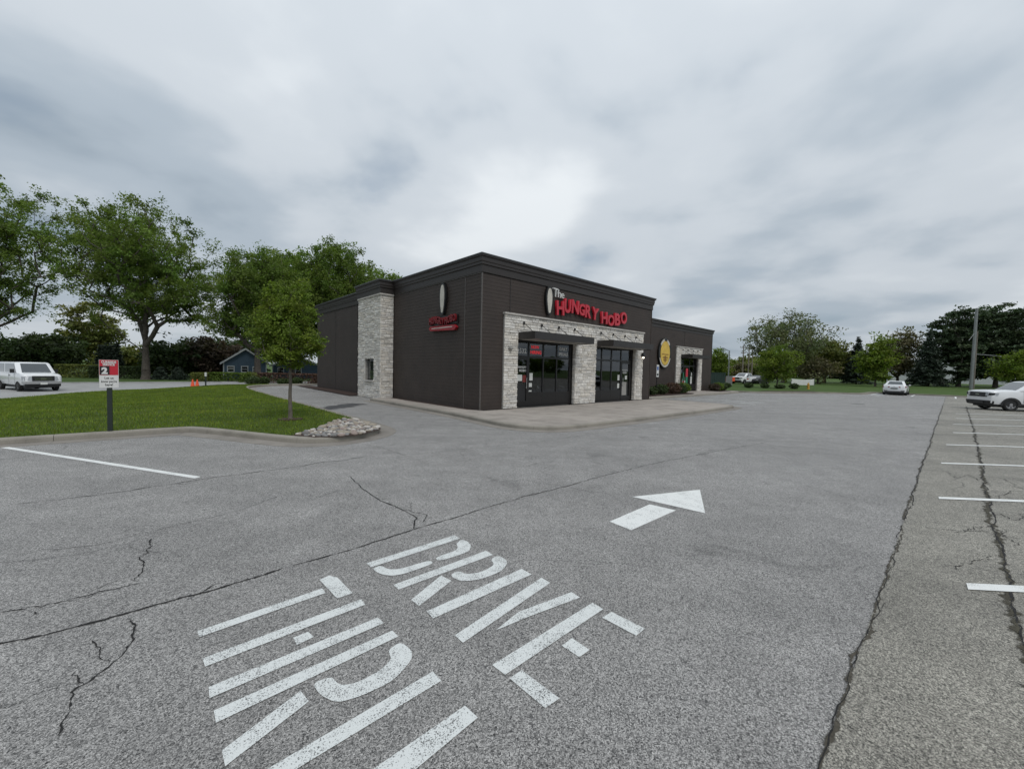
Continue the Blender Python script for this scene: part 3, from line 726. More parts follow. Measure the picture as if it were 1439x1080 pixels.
me = blades(150000, near, lawn_z, 0.035, 0.085, 0.011)
o = link('grass', me, 'grass_blade', kind='stuff'); o['label'] = 'short green mown grass covering the lawn beside the drive-thru lane'; o['category'] = 'grass'

# ================================================================== RESTAURANT
B = thing('restaurant_building', 'dark brown restaurant with pale stone entrance surround and drive-thru stone tower', 'building', BA, THETA)
HT = 6.45; ZC = 5.74; FL = 0.115
def bpart(mb, name, mat, parent=B, **k): return mb.build(name, mat, parent, fix=True, **k)
OP = [(2.02, 6.02), (7.78, 11.72)]; OPT = 3.14
# core walls (behind the cladding)
mb = MB()
for x0, x1, z0, z1 in [(0.04, 2.02, 0, 6.2), (6.02, 7.78, 0, 6.2), (11.72, 13.64, 0, 6.2), (2.02, 6.02, OPT, 6.2), (7.78, 11.72, OPT, 6.2)]: mb.box(x0, x1, 0.04, 0.26, z0, z1)
bpart(mb, 'front_wall', 'trim_dark')
mb = MB().box(0.04, 0.26, 0.27, 21.26, 0, 6.2); bpart(mb, 'side_wall', 'trim_dark')
mb = MB().box(13.4, 13.64, 0.27, 21.0, 0, 6.2); bpart(mb, 'side_wall', 'siding')
mb = MB().box(0.27, 32.1, 21.01, 21.26, 0, 6.0); bpart(mb, 'back_wall', 'siding')
mb = MB().box(0.27, 13.39, 0.27, 21.0, 5.55, 5.7); bpart(mb, 'roof', 'roof_grey')
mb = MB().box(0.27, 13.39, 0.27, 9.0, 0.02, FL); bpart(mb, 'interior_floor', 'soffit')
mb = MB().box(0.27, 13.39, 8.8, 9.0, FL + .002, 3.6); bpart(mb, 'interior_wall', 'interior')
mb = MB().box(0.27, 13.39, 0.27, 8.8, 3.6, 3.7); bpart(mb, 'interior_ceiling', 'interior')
mb = MB().box(5.9, 7.9, 2.0, 2.15, FL + .002, 3.59); bpart(mb, 'partition', 'interior_red')
mb = MB().box(3.0, 5.6, 4.2, 4.9, FL + .002, 1.15); bpart(mb, 'counter', 'interior_red')
mb = MB().box(8.2, 11.5, 5.2, 5.8, FL + .002, 1.15); bpart(mb, 'counter', 'interior')

for x0, z0 in ((3.2, 2.2), (4.3, 2.2), (9.0, 2.2), (10.4, 2.2)):
    bpart(MB().box(x0, x0 + 0.85, 8.76, 8.79, 2.1, 2.9), 'menu_board', 'paper')
for x0, y0 in ((2.6, 1.3), (4.6, 1.6), (8.6, 1.4), (10.2, 2.2)):
    t = bpart(MB().box(x0, x0 + 0.8, y0, y0 + 0.8, 0.78, 0.82), 'table_top', 'soffit')
    bpart(MB().tube((x0 + .4, y0 + .4, FL), (x0 + .4, y0 + .4, .78), .05).tube((x0 + .4, y0 + .4, FL), (x0 + .4, y0 + .4, FL + .03), .3), 'table_leg', 'frame_black')
for x0, y0 in ((3.4, 3.0), (9.4, 3.2), (4.6, 6.6), (10.2, 6.8)):
    bpart(MB().box(x0, x0 + 1.2, y0, y0 + 0.3, 3.57, 3.599), 'ceiling_fill_light', 'ceiling_fill_glow')  # glowing panels added to brighten the interior behind the glass
# lap siding boards
EXPO = 0.152
def board(x0, x1, z, face, h=EXPO):
    """one lap board, its lower edge proud; face 'f' front or 'l' drive-thru side"""
    mb = MB(); g = 0.003
    if face == 'f':
        y = face_y
        mb.hexa([(x0, y - 0.0155, z), (x1, y - 0.0155, z), (x1, y, z), (x0, y, z), (x0, y - 0.010, z + h - g), (x1, y - 0.010, z + h - g), (x1, y, z + h - g), (x0, y, z + h - g)])
    else:
        mb.hexa([(0.03 - 0.0155, x0, z), (0.03, x0, z), (0.03, x1, z), (0.03 - 0.0155, x1, z), (0.03 - 0.010, x0, z + h - g), (0.03, x0, z + h - g), (0.03, x1, z + h - g), (0.03 - 0.010, x1, z + h - g)])
    return mb
face_y = 0.03
cl1 = MB().box(0.034, 13.6, 0.033, 0.037, 4.3, 5.7); sideF = bpart(cl1, 'front_cladding', 'siding')
cl2 = MB().box(0.033, 0.037, 0.04, 8.0, 0.1, 5.7); sideL = bpart(cl2, 'side_cladding', 'siding')
nz = int((ZC - 0.1) / EXPO) + 1
for k in range(nz):
    z = 0.10 + k * EXPO; h = min(EXPO, ZC - z)
    if h < 0.03: continue
    for a0, a1 in ((0.05, 1.14), (1.18, 7.80)): board(a0, a1, z, 'l', h).build('siding_board', 'siding', sideL, fix=True)
    if z < 4.2: segs = [(0.05, 1.20), (12.61, 13.62)]
    else: segs = [(0.05, 1.55), (1.59, 13.62)]
    for a0, a1 in segs: board(a0, a1, z, 'f', h).build('siding_board', 'siding', sideF, fix=True)
mb = MB()
for k in range(nz):
    z = 0.10 + k * EXPO; h = min(EXPO, ZC - z)
    for a0, a1 in ((10.98, 13.0), (13.04, 17.0), (17.04, 21.2)):
        if h > .03: q = board(a0, a1, z, 'l', h); mb.add(q.v, q.f)
bpart(mb, 'siding_courses', 'siding', kind='stuff')
# corner posts and thin trim
bpart(MB().box(0.0, 0.046, 0.0, 0.046, 0.1, ZC), 'corner_trim', 'trim_line')
bpart(MB().box(13.625, 13.68, 0.0, 0.06, 0.1, ZC), 'corner_trim', 'siding')
bpart(MB().box(0.004, 0.03, 1.143, 1.177, 0.1, ZC), 'panel_trim', 'trim_line')
bpart(MB().box(-0.008, 0.03, 0.05, 7.80, ZC - 0.035, ZC - 0.002), 'panel_trim', 'trim_line')
bpart(MB().box(0.004, 0.03, 13.003, 13.037, 0.1, ZC), 'panel_trim', 'trim_dark')
bpart(MB().box(0.004, 0.03, 17.003, 17.037, 0.1, ZC), 'panel_trim', 'trim_dark')
bpart(MB().box(1.553, 1.587, 0.004, 0.03, 4.3, ZC), 'panel_trim', 'trim_dark')

# cornice and coping round the roof edge
def ring(name, path, prof, mat, closed=True):
    mb = MB(); secs = [miter(path, closed, o) for o, z in prof]; n = len(path); vs = []
    for (o, z), q in zip(prof, secs): vs += [(p.x, p.y, z) for p in q]
    fs = []; m_ = len(prof)
    for j in range(m_):
        for i in range(n if closed else n - 1): fs.append((j * n + i, j * n + (i + 1) % n, ((j + 1) % m_) * n + (i + 1) % n, ((j + 1) % m_) * n + i))
    if not closed: fs += [tuple(j * n for j in range(m_)), tuple(j * n + n - 1 for j in range(m_ - 1, -1, -1))]
    mb.add(vs, fs); return bpart(mb, name, mat)
TW0, TW1, TX = 7.83, 10.95, -0.76
roofp = [(0, 0), (13.68, 0), (13.68, 21.3), (0, 21.3), (0, TW1), (TX, TW1), (TX, TW0), (0, TW0)]
ring('cornice', roofp, [(-0.2, ZC), (0.03, ZC), (0.03, 6.02), (0.075, 6.05), (0.075, 6.14), (0.10, 6.17), (0.10, 6.33), (0.15, 6.36), (0.15, 6.405), (-0.2, 6.405)], 'trim_dark')
ring('coping', roofp, [(-0.22, 6.408), (0.17, 6.408), (0.175, 6.45), (0.165, 6.47), (-0.22, 6.475)], 'coping')

# ---- stone veneer -------------------------------------------------
STONES = []         # (verts8, colour, area weight, parent)
rs = random.Random(21)
def stones(rect, mapf, parent, w=1.0):
    s0, s1, z0, z1 = rect; z = z0
    while z < z1 - 0.02:
        h = rs.choice([0.055, 0.07, 0.08, 0.09, 0.11, 0.13]); h = min(h, z1 - z)
        if z1 - (z + h) < 0.05: h = z1 - z
        s = s0 - rs.random() * 0.2
        while s < s1 - 0.01:
            l = rs.uniform(0.15, 0.5) * (1.25 if h < 0.1 else 1); a = max(s, s0); b_ = min(s + l, s1)
            if s1 - b_ < 0.08: b_ = s1
            if b_ - a > 0.04:
                d = rs.uniform(0.018, 0.045); j = 0.005; g = rs.uniform(-0.012, 0.012)
                base = rs.choice([(1.0, .98, .95), (1.0, .97, .92), (.90, .89, .88), (1.1, 1.09, 1.07), (.80, .78, .75), (.96, .92, .86), (1.05, 1.04, 1.03)]); t = rs.uniform(0.88, 1.1)
                P = [mapf(a + j, z + j, 0), mapf(b_ - j, z + j, 0), mapf(b_ - j, z + h - j, 0), mapf(a + j, z + h - j, 0),
                     mapf(a + j * 2, z + j * 2, d + g), mapf(b_ - j * 2, z + j * 2, d - g), mapf(b_ - j * 2, z + h - j * 2, d - g * rs.random()), mapf(a + j * 2, z + h - j * 2, d)]
                STONES.append((P, tuple(c * t for c in base), (b_ - a) * h * w, parent))
            s = b_ if b_ == s1 else s + l
        z += h
# entrance surround
sy = -0.05
mb = MB()
SR = [(1.21, 2.02, FL, OPT), (6.02, 7.78, FL, OPT), (11.72, 12.60, FL, OPT), (1.21, 12.60, OPT, 4.17)]
for x0, x1, z0, z1 in SR: mb.box(x0, x1, sy, 0.10 if z1 == OPT else 0.028, z0, z1)
sur = bpart(mb, 'stone_surround', 'mortar')
for x0, x1, z0, z1 in SR: stones((x0, x1, z0, z1), lambda s, z, d: (s, sy - d, z), sur, 1.0)
for x, sg in ((2.02, 1), (6.02, -1), (7.78, 1), (11.72, -1)):       # returns into the openings
    stones((-0.04, 0.10, FL, OPT), lambda s, z, d, x=x, sg=sg: (x + sg * d * 0.5, s, z), sur, 0.5)
bpart(MB().box(1.17, 12.64, -0.145, 0.028, 4.172, 4.245), 'surround_cap', 'stone_cap')
# drive-thru tower
WY0, WY1, WZ0, WZ1 = 8.72, 9.92, 1.02, 2.22
mb = MB()
for y0, y1, z0, z1 in [(TW0 + .05, WY0, 0.0, ZC), (WY1, TW1 - .05, 0.0, ZC), (WY0, WY1, 0.0, WZ0), (WY0, WY1, WZ1, ZC)]: mb.box(TX + 0.05, 0.0, y0, y1, z0, z1)
tow = bpart(mb, 'stone_tower', 'mortar')
for r_ in [(TW0, WY0, 0.02, 5.66), (WY1, TW1, 0.02, 5.66), (WY0, WY1, 0.02, WZ0 - .08), (WY0, WY1, WZ1, 5.66)]:
    stones(r_, lambda s, z, d: (TX + 0.05 - d, s, z), tow, 0.55)
stones((TX, 0.0, 0.02, 5.66), lambda s, z, d: (s, TW0 + 0.05 - d, z), tow, 0.6)
bpart(MB().box(TX - 0.04, 0.0, TW0 - 0.04, TW1, 5.662, ZC - 0.002), 'tower_cap', 'stone_cap')
bpart(MB().box(TX - 0.06, TX + 0.3, WY0 - 0.08, WY1 + 0.08, WZ0 - 0.08, WZ0), 'window_sill', 'stone_cap')
wnd = bpart(MB().box(TX + 0.20, TX + 0.26, WY0 + 0.0, WY1 - 0.0, WZ0, WZ1), 'service_window', 'frame_black')
for y0, y1 in ((WY0 + .06, (WY0 + WY1) / 2 - .03), ((WY0 + WY1) / 2 + .03, WY1 - .06)):
    MB().box(TX + 0.185, TX + 0.198, y0, y1, WZ0 + .06, WZ1 - .06).build('pane', 'car_glass', wnd, fix=True)
# ---- storefronts ---------------------------------------------------
def storefront(x0, x1, mul, sill, trans, door, y=0.13, top=OPT, yd=0.07, base=FL):
    sf = bpart(MB().box(x0, x1, y, y + yd, top - 0.07, top), 'storefront', 'frame_black')
    def bar(a, b_, z0, z1, nm='frame', yy=0.0): MB().box(a, b_, y - yy, y + yd + yy, z0, z1).build(nm, 'frame_black', sf, fix=True)
    xs = sorted([x0, x1] + mul)
    for x in xs: bar(max(x0, x - 0.04), min(x1, x + 0.04), base, top - 0.07, 'mullion')
    for i in range(len(xs) - 1):
        a, b_ = xs[i] + (0.04), xs[i + 1] - 0.04
        if b_ - a < 0.2: bar(a, b_, base, top - 0.07, 'frame'); continue
        bar(a, b_, trans - 0.045, trans + 0.045, 'rail', -0.002)
        MB().box(a, b_, y + 0.03, y + 0.042, trans + 0.045, top - 0.07).build('pane', 'window_glass', sf, fix=True)
        if door == i:
            d = bpart(MB().box(a, a + 0.09, y - 0.01, y + yd, base + .012, trans - 0.05), 'door', 'frame_black', sf)
            for q in ((b_ - 0.09, b_, base + .012, trans - 0.05), (a + .09, b_ - .09, trans - 0.15, trans - 0.05), (a + .09, b_ - .09, base + .012, base + 0.26), ):
                MB().box(q[0], q[1], y - 0.01, y + yd, q[2], q[3]).build('door_rail', 'frame_black', sf, fix=True)
            MB().box(a + .09, b_ - .09, y + 0.03, y + 0.042, base + .26, trans - .15).build('pane', 'window_glass', sf, fix=True)
            hx = b_ - 0.13 if i == 0 else a + 0.13
            MB().tube((hx, y - 0.06, 0.95), (hx, y - 0.06, 1.45), 0.016).tube((hx, y - 0.06, 1.0), (hx, y, 1.0), 0.012).tube((hx, y - 0.06, 1.4), (hx, y, 1.4), 0.012).build('handle', 'chrome', sf, fix=True)
        else:
            bar(a, b_, base, sill - 0.04, 'kick_panel', -0.004); bar(a, b_, sill - 0.04, sill + 0.04, 'rail', -0.002)
            MB().box(a, b_, y + 0.03, y + 0.042, sill + 0.04, trans - 0.045).build('pane', 'window_glass', sf, fix=True)
    return sf
sf1 = storefront(2.02, 6.02, [2.90, 3.88, 4.84, 5.84], 0.72, 2.40, 0)
sf2 = storefront(7.78, 11.72, [8.60, 9.55, 10.52, 11.56], 0.72, 2.43, 3)
def decal(x0, x1, z0, z1, mat, parent, y=0.155, name='notice'): return MB().box(x0, x1, y, y + 0.003, z0, z1).build(name, mat, parent, fix=True)
def ftext(body, x, z, size, mat, parent, y=0.152, name='lettering', sx=1.0, depth=0.002, off=0.0, align='CENTER'):
    me = text_mesh(body, size, depth, off, sx=sx, align=align); o = link(name, me, mat, parent)
    o.location = (x, y, z); o.rotation_euler = (PI / 2, 0, 0); return o
ftext('2532', 2.46, 2.56, 0.30, 'sign_white', sf1, off=0.006)
ftext('NOW', 3.32, 2.80, 0.2, 'neon_red', sf1, off=0.003); ftext('HIRING', 3.38, 2.55, 0.22, 'neon_red', sf1, off=0.004)
ftext('DAILY', 5.33, 2.80, 0.22, 'sign_white', sf1, off=0.006); ftext('SPECIALS', 5.33, 2.55, 0.2, 'sign_white', sf1, off=0.006, sx=0.85)
ftext('HUNGRY', 2.50, 1.88, 0.13, 'sign_white', sf1, off=0.004); ftext('HOBO', 2.54, 1.72, 0.15, 'sign_white', sf1, off=0.004)
decal(2.22, 2.52, 1.30, 1.58, 'paper', sf1); decal(2.56, 2.78, 1.24, 1.56, 'interior_red', sf1)
decal(2.99, 3.20, 1.32, 1.66, 'paper', sf1); decal(2.97, 3.16, 1.02, 1.2, 'paper', sf1); decal(2.96, 3.15, 0.80, 0.86, 'paper', sf1)
decal(2.13, 2.76, 0.40, 1.14, 'plastic_black', sf1)
ftext('HUNGRY', 10.98, 1.86, 0.13, 'sign_white', sf2, off=0.004); ftext('HOBO', 10.98, 1.70, 0.15, 'sign_white', sf2, off=0.004)
decal(11.02, 11.24, 1.35, 1.58, 'paper', sf2); decal(10.24, 10.44, 1.3, 1.62, 'paper', sf2); decal(10.24, 10.43, 0.85, 1.12, 'paper', sf2)
decal(10.72, 11.2, 0.42, 1.2, 'soffit', sf2)
# ---- canopies ------------------------------------------------------
def canopy(x0, x1, y0, y1, z0, z1, rods, parent=B):
    c = bpart(MB().box(x0, x1, y1, y1 + 0.05, z0, z1), 'canopy', 'canopy_metal')
    MB().box(x0, x0 + 0.05, y1 + .05, y0, z0, z1).build('fascia', 'canopy_metal', c, fix=True); MB().box(x1 - 0.05, x1, y1 + .05, y0, z0, z1).build('fascia', 'canopy_metal', c, fix=True)
    MB().box(x0 + .05, x1 - .05, y1 + .05, y0, z1 - 0.06, z1 - 0.02).build('deck', 'canopy_metal', c, fix=True)
    MB().box(x0 + .05, x1 - .05, y1 + .05, y0, z0 + 0.03, z0 + 0.05).build('soffit', 'soffit', c, fix=True)
    for x in rods:
        MB().tube((x, y0 - 0.02, z1 + 0.42), (x, y1 + 0.42, z1 + 0.02), 0.014, n=6).box(x - .05, x + .05, y0 - 0.035, y0, z1 + 0.36, z1 + 0.48).box(x - .04, x + .04, y1 + 0.36, y1 + 0.46, z1 - 0.015, z1 + 0.04).build('tie_rod', 'canopy_metal', c, fix=True)
    return c
canopy(2.0, 6.14, -0.11, -1.12, 3.13, 3.45, (2.3, 3.45, 4.65, 5.85))
canopy(7.80, 11.92, -0.11, -1.12, 3.13, 3.45, (8.1, 9.25, 10.45, 11.65))
# ---- wall lights ---------------------------------------------------
l = bpart(MB().tube((1.52, -0.105, 2.74), (1.52, -0.19, 2.74), 0.11, 0.09, 12), 'wall_light', 'soffit'); MB().ball((1.52, -0.2, 2.72), 0.07, 0.05, 0.07).build('bulb', 'soffit', l, smooth=True)
l = bpart(MB().box(12.36, 12.56, -0.25, -0.105, 2.74, 2.98), 'wall_light', 'frame_black'); MB().ball((12.46, -0.19, 2.70), 0.055, 0.055, 0.06).build('bulb', 'bulb', l, smooth=True)

# ---- main sign -----------------------------------------------------
def letter(ch, x0, x1, z0, z1, mat, parent, back='sign_black', rot=0.0, y=-0.06, depth=0.055, off=0.016):
    me = text_mesh(ch, 1.0, depth, off); xs = [v.co.x for v in me.vertices]; ys = [v.co.y for v in me.vertices]
    sx = (x1 - x0) / (max(xs) - min(xs)); sz = (z1 - z0) / (max(ys) - min(ys))
    for v in me.vertices: v.co.x = (v.co.x - (max(xs) + min(xs)) / 2) * sx; v.co.y = (v.co.y - (max(ys) + min(ys)) / 2) * sz
    o = link('letter', me, mat, parent); o.location = ((x0 + x1) / 2, y, (z0 + z1) / 2); o.rotation_euler = (PI / 2, rot, 0)
    return o
sg = thing('restaurant_sign', 'red raised wall letters reading HUNGRY HOBO above the stone entrance surround', 'sign', AB(7.4, 0.0, 4.3), THETA)
SX0 = 7.4; SZ0 = 4.3
for ch, x0, x1, z0, z1, r_ in [('H', 4.42, 4.98, 4.47, 5.16, -.05), ('U', 5.00, 5.48, 4.63, 5.32, .03), ('N', 5.55, 6.12, 4.66, 5.34, .05), ('G', 6.14, 6.60, 4.63, 5.23, .06), ('R', 6.64, 7.15, 4.56, 5.22, .05), ('Y', 7.2, 7.80, 4.52, 5.16, .12), ('H', 8.07, 8.62, 4.39, 5.04, -.03), ('O', 8.68, 9.30, 4.33, 4.94, 0), ('B', 9.34, 9.88, 4.40, 5.09, -.03), ('O', 9.94, 10.56, 4.55, 5.23, -.06)]:
    letter(ch, x0 - SX0, x1 - SX0, z0 - SZ0, z1 - SZ0, 'sign_red', sg, rot=r_, y=-0.09, off=0.034)
for ch, x0, x1, z0, z1 in [('T', 4.16, 4.50, 5.30, 5.70), ('h', 4.50, 4.72, 5.30, 5.66), ('e', 4.74, 4.95, 5.30, 5.53)]:
    letter(ch, x0 - SX0, x1 - SX0, z0 - SZ0, z1 - SZ0, 'sign_white', sg, rot=0.06, y=-0.09, off=0.0)
def cabinet(parent, cx, z0, z1, w, face, ydir=True):
    """plain upright cabinet with a blank pale face"""
    def shp(k, y0, y1):
        pts = []
        for i in range(24):
            t = 2 * PI * i / 24; px = math.copysign(abs(math.cos(t)) ** 0.6, math.cos(t)); pz = math.copysign(abs(math.sin(t)) ** 0.75, math.sin(t))
            zz = (z0 + z1) / 2 + pz * ((z1 - z0) / 2 - k); ww = (w / 2 - k) * (0.82 + 0.18 * math.sin(2.6 * pz + 1.0))
            pts.append((cx + px * ww, y0, zz))
        return MB().extr(pts, (0, y1 - y0, 0))
    shp(0, 0.0, -0.13).build('sign_cabinet', 'sign_black', parent, fix=True)
    return shp(0.09, -0.131, -0.142).build('sign_face', face, parent, fix=True)
cabinet(sg, 3.93 - SX0, 4.40 - SZ0, 5.74 - SZ0, 0.52, 'sign_cream')
# drive-thru side sign
s2 = thing('wall_sign', 'small dark red letter sign with red ribbon on the drive-thru side wall', 'sign', AB(0.0, -2.75, 3.5), THETA - PI / 2)
for i, ch in enumerate('HUNGRYHOBO'):
    x = -1.10 + i * 0.215 + (0.06 if i > 5 else 0); dz = 0.05 * math.sin(i * 0.9)
    letter(ch, x, x + 0.18, 0.31 + dz, 0.64 + dz, 'sign_red_dark', s2, y=-0.10, depth=0.05)
MB().box(-1.12, 1.14, -0.05, -0.0, 0.28, 0.66).build('sign_cabinet', 'sign_black', s2, fix=True)
MB().extr([(-1.0, 0, 0.03), (1.0, 0, -0.02), (1.15, 0, 0.1), (1.0, 0, 0.22), (-1.0, 0, 0.24), (-1.12, 0, 0.13)], (0, -0.14, 0)).build('ribbon', 'ribbon_red', s2, fix=True)
MB().box(-0.85, 0.85, -0.145, -0.14, 0.115, 0.15).build('ribbon_line', 'sign_cream', s2, fix=True)
cabinet(s2, 0.0, 0.72, 2.16, 0.52, 'sign_cream')

# ---- lower wing on the right ---------------------------------------
WY = 3.45; WX1 = 32.1; WH = 6.12; WZC = 5.5
mb = MB(); face_y = WY
mb.box(13.66, 25.15, WY + .01, WY + .25, 0, WH - .2).box(28.72, WX1 - .05, WY + .01, WY + .25, 0, WH - .2).box(25.15, 28.72, WY + .01, WY + .25, 3.2, WH - .2)
bpart(mb, 'wing_wall', 'trim_dark')
mb = MB()
for k in range(int((WZC - .1) / EXPO) + 1):
    z = 0.1 + k * EXPO; h = min(EXPO, WZC - z)
    if h < 0.03: continue
    segs = [(13.66, 18.9), (18.94, 24.24), (29.64, WX1 - .05)] if z < 4.1 else [(13.66, 18.9), (18.94, 25.9), (25.94, WX1 - .05)]
    for a0, a1 in segs: q = board(a0, a1, z, 'f', h); mb.add(q.v, q.f)
bpart(mb, 'siding_courses', 'siding', kind='stuff')
bpart(MB().box(WX1 - .045, WX1 + .01, WY - .03, WY + .03, 0.1, WZC), 'corner_trim', 'trim_dark')
bpart(MB().box(WX1 - .25, WX1 - .001, WY + .26, 21.0, 0, WH - .2), 'side_wall', 'siding')
bpart(MB().box(13.66, WX1 - .26, WY + .26, 21.0, 5.2, 5.3), 'roof', 'roof_grey')
wp = [(13.66, WY), (WX1, WY), (WX1, 21.3)]
ring('cornice', wp, [(-0.2, WZC), (0.03, WZC), (0.03, WZC + .24), (0.09, WZC + .27), (0.09, WZC + .45), (0.14, WZC + .48), (0.14, WH - 0.07), (-0.2, WH - .07)], 'trim_dark', False)
ring('coping', wp, [(-0.22, WH - .067), (0.16, WH - .067), (0.165, WH), (-0.22, WH)], 'coping', False)
mb = MB(); SW = [(24.27, 25.15, FL, 3.2), (28.72, 29.62, FL, 3.2), (24.27, 29.62, 3.2, 4.07)]
for x0, x1, z0, z1 in SW: mb.box(x0, x1, WY - .08, WY + (.12 if z1 == 3.2 else .008), z0, z1)
ws = bpart(mb, 'stone_surround', 'mortar')
for r_ in SW: stones(r_, lambda s, z, d: (s, WY - .08 - d, z), ws, 0.25)
bpart(MB().box(24.23, 29.66, WY - .17, WY + .008, 4.072, 4.15), 'surround_cap', 'stone_cap')
sf3 = storefront(25.15, 28.72, [26.1, 27.4], 0.72, 2.45, 1, y=WY + 0.1, top=3.2)
bpart(MB().box(25.15, 28.72, WY + 2.5, WY + 2.6, 0.1, 3.3), 'interior_wall', 'interior')
bpart(MB().box(24.9, 29.0, WY + .26, WY + 2.6, 3.3, 3.4), 'interior_ceiling', 'interior'); bpart(MB().box(24.9, 29.0, WY + .26, WY + 2.6, 0.02, FL), 'interior_floor', 'interior')
canopy(25.1, 28.85, WY - .14, WY - 1.15, 3.15, 3.45, (25.4, 26.4, 27.5, 28.5))
for x, z0, z1, w_ in ((26.75, 1.3, 2.1, 0.16), (26.0, .85, 1.25, .26), (26.45, .8, 1.1, .3), (27.7, .8, 1.5, .3), (27.8, 1.55, 1.85, .2)): decal(x, x + w_, z0, z1, 'paper', sf3, y=WY + .12)
# oval sign
os_ = thing('oval_sign', 'yellow oval sign with black rim hung on the wall of the lower right wing', 'sign', AB(22.05, -WY + 0.03, 2.2), THETA)
def oval(rx, rz, y0, y1, cx=0.0, cz=1.22, t0=0, t1=2 * PI, inner=None, n=40):
    mb = MB()
    if inner is None:
        mb.extr([(cx + rx * math.cos(2 * PI * i / n), y0, cz + rz * math.sin(2 * PI * i / n)) for i in range(n)], (0, y1 - y0, 0))
    else:
        P = []
        for i in range(n + 1):
            t = t0 + (t1 - t0) * i / n; P.append((cx + rx * math.cos(t), y0, cz + rz * math.sin(t)))
        for i in range(n, -1, -1):
            t = t0 + (t1 - t0) * i / n; P.append((cx + rx * inner * math.cos(t), y0, cz + rz * inner * math.sin(t)))
        q = len(P)
        for i in range(n):
            a, b_, c, d = P[i], P[i + 1], P[q - 2 - i], P[q - 1 - i]; mb.extr([a, b_, c, d], (0, y1 - y0, 0))
    return mb
oval(1.08, 1.26, 0.0, -0.14).build('sign_cabinet', 'sign_black', os_, fix=True)
oval(0.80, 1.0, -0.141, -0.155).build('sign_face', 'sign_yellow', os_, fix=True)
oval(1.0, 1.17, -0.141, -0.15, t0=PI * 1.12, t1=PI * 1.88, inner=0.88).build('rim_band', 'sign_cream', os_, fix=True)
oval(1.0, 1.2, -0.141, -0.15, t0=PI * 0.56, t1=PI * 0.80, inner=0.84, n=8).build('rim_band', 'sign_cream', os_, fix=True)
oval(1.0, 1.2, -0.141, -0.15, t0=PI * 0.22, t1=PI * 0.40, inner=0.84, n=8).build('rim_band', 'sign_cream', os_, fix=True)
MB().box(-0.55, 0.55, -0.162, -0.156, 1.08, 1.16).box(-0.42, 0.42, -0.162, -0.156, 0.8, 0.92).box(-0.12, 0.14, -0.165, -0.1625, 0.5, 1.0).box(-0.35, 0.36, -0.162, -0.156, 0.64, 0.72).build('print_band', 'sign_brown', os_, fix=True)

# ---- stones become parts: the 300 largest in view one by one, the rest joined
STONES.sort(key=lambda t: -t[2])
rest = {}
FS = [(3, 2, 1, 0), (4, 5, 6, 7), (0, 1, 5, 4), (1, 2, 6, 5), (2, 3, 7, 6), (3, 0, 4, 7)]
for i, (P, c, wgt, par) in enumerate(STONES):
    if i < 300: mb = MB(); mb.add(P, FS, c); mb.build('stone', 'stone', par, fix=True)
    else: rest.setdefault(par.name, (par, MB()))[1].add(P, FS, c)
for par, mb in rest.values(): mb.build('stone_courses', 'stone', par, fix=True, kind='stuff')

# ================================================================== TREES AND PLANTS
def quads_mesh(name, V, C):
    n = len(V); me = bpy.data.meshes.new(name); me.vertices.add(4 * n); me.vertices.foreach_set('co', V.reshape(-1).astype(np.float32))
    me.loops.add(4 * n); me.loops.foreach_set('vertex_index', np.arange(4 * n)); me.polygons.add(n)
    me.polygons.foreach_set('loop_start', np.arange(0, 4 * n, 4)); me.update(calc_edges=True)
    ca = me.color_attributes.new('Col', 'FLOAT_COLOR', 'POINT')
    ca.data.foreach_set('color', np.repeat(np.concatenate([C, np.ones((n, 1))], 1), 4, 0).astype(np.float32).ravel()); return me
def leaf_quads(pos, size, rg, upb=0.15, asp=0.55):
    n = len(pos); nrm = rg.normal(0, 1, (n, 3)); nrm[:, 2] = np.abs(nrm[:, 2]) + upb; nrm /= np.linalg.norm(nrm, axis=1)[:, None]
    t = rg.normal(0, 1, (n, 3)); t -= (t * nrm).sum(1)[:, None] * nrm; t /= np.linalg.norm(t, axis=1)[:, None]; b = np.cross(nrm, t)
    s = size * rg.uniform(0.6, 1.4, n)[:, None]
    return np.stack([pos - t * s, pos + b * s * asp - nrm * s * .15, pos + t * s, pos - b * s * asp - nrm * s * .15], 1)
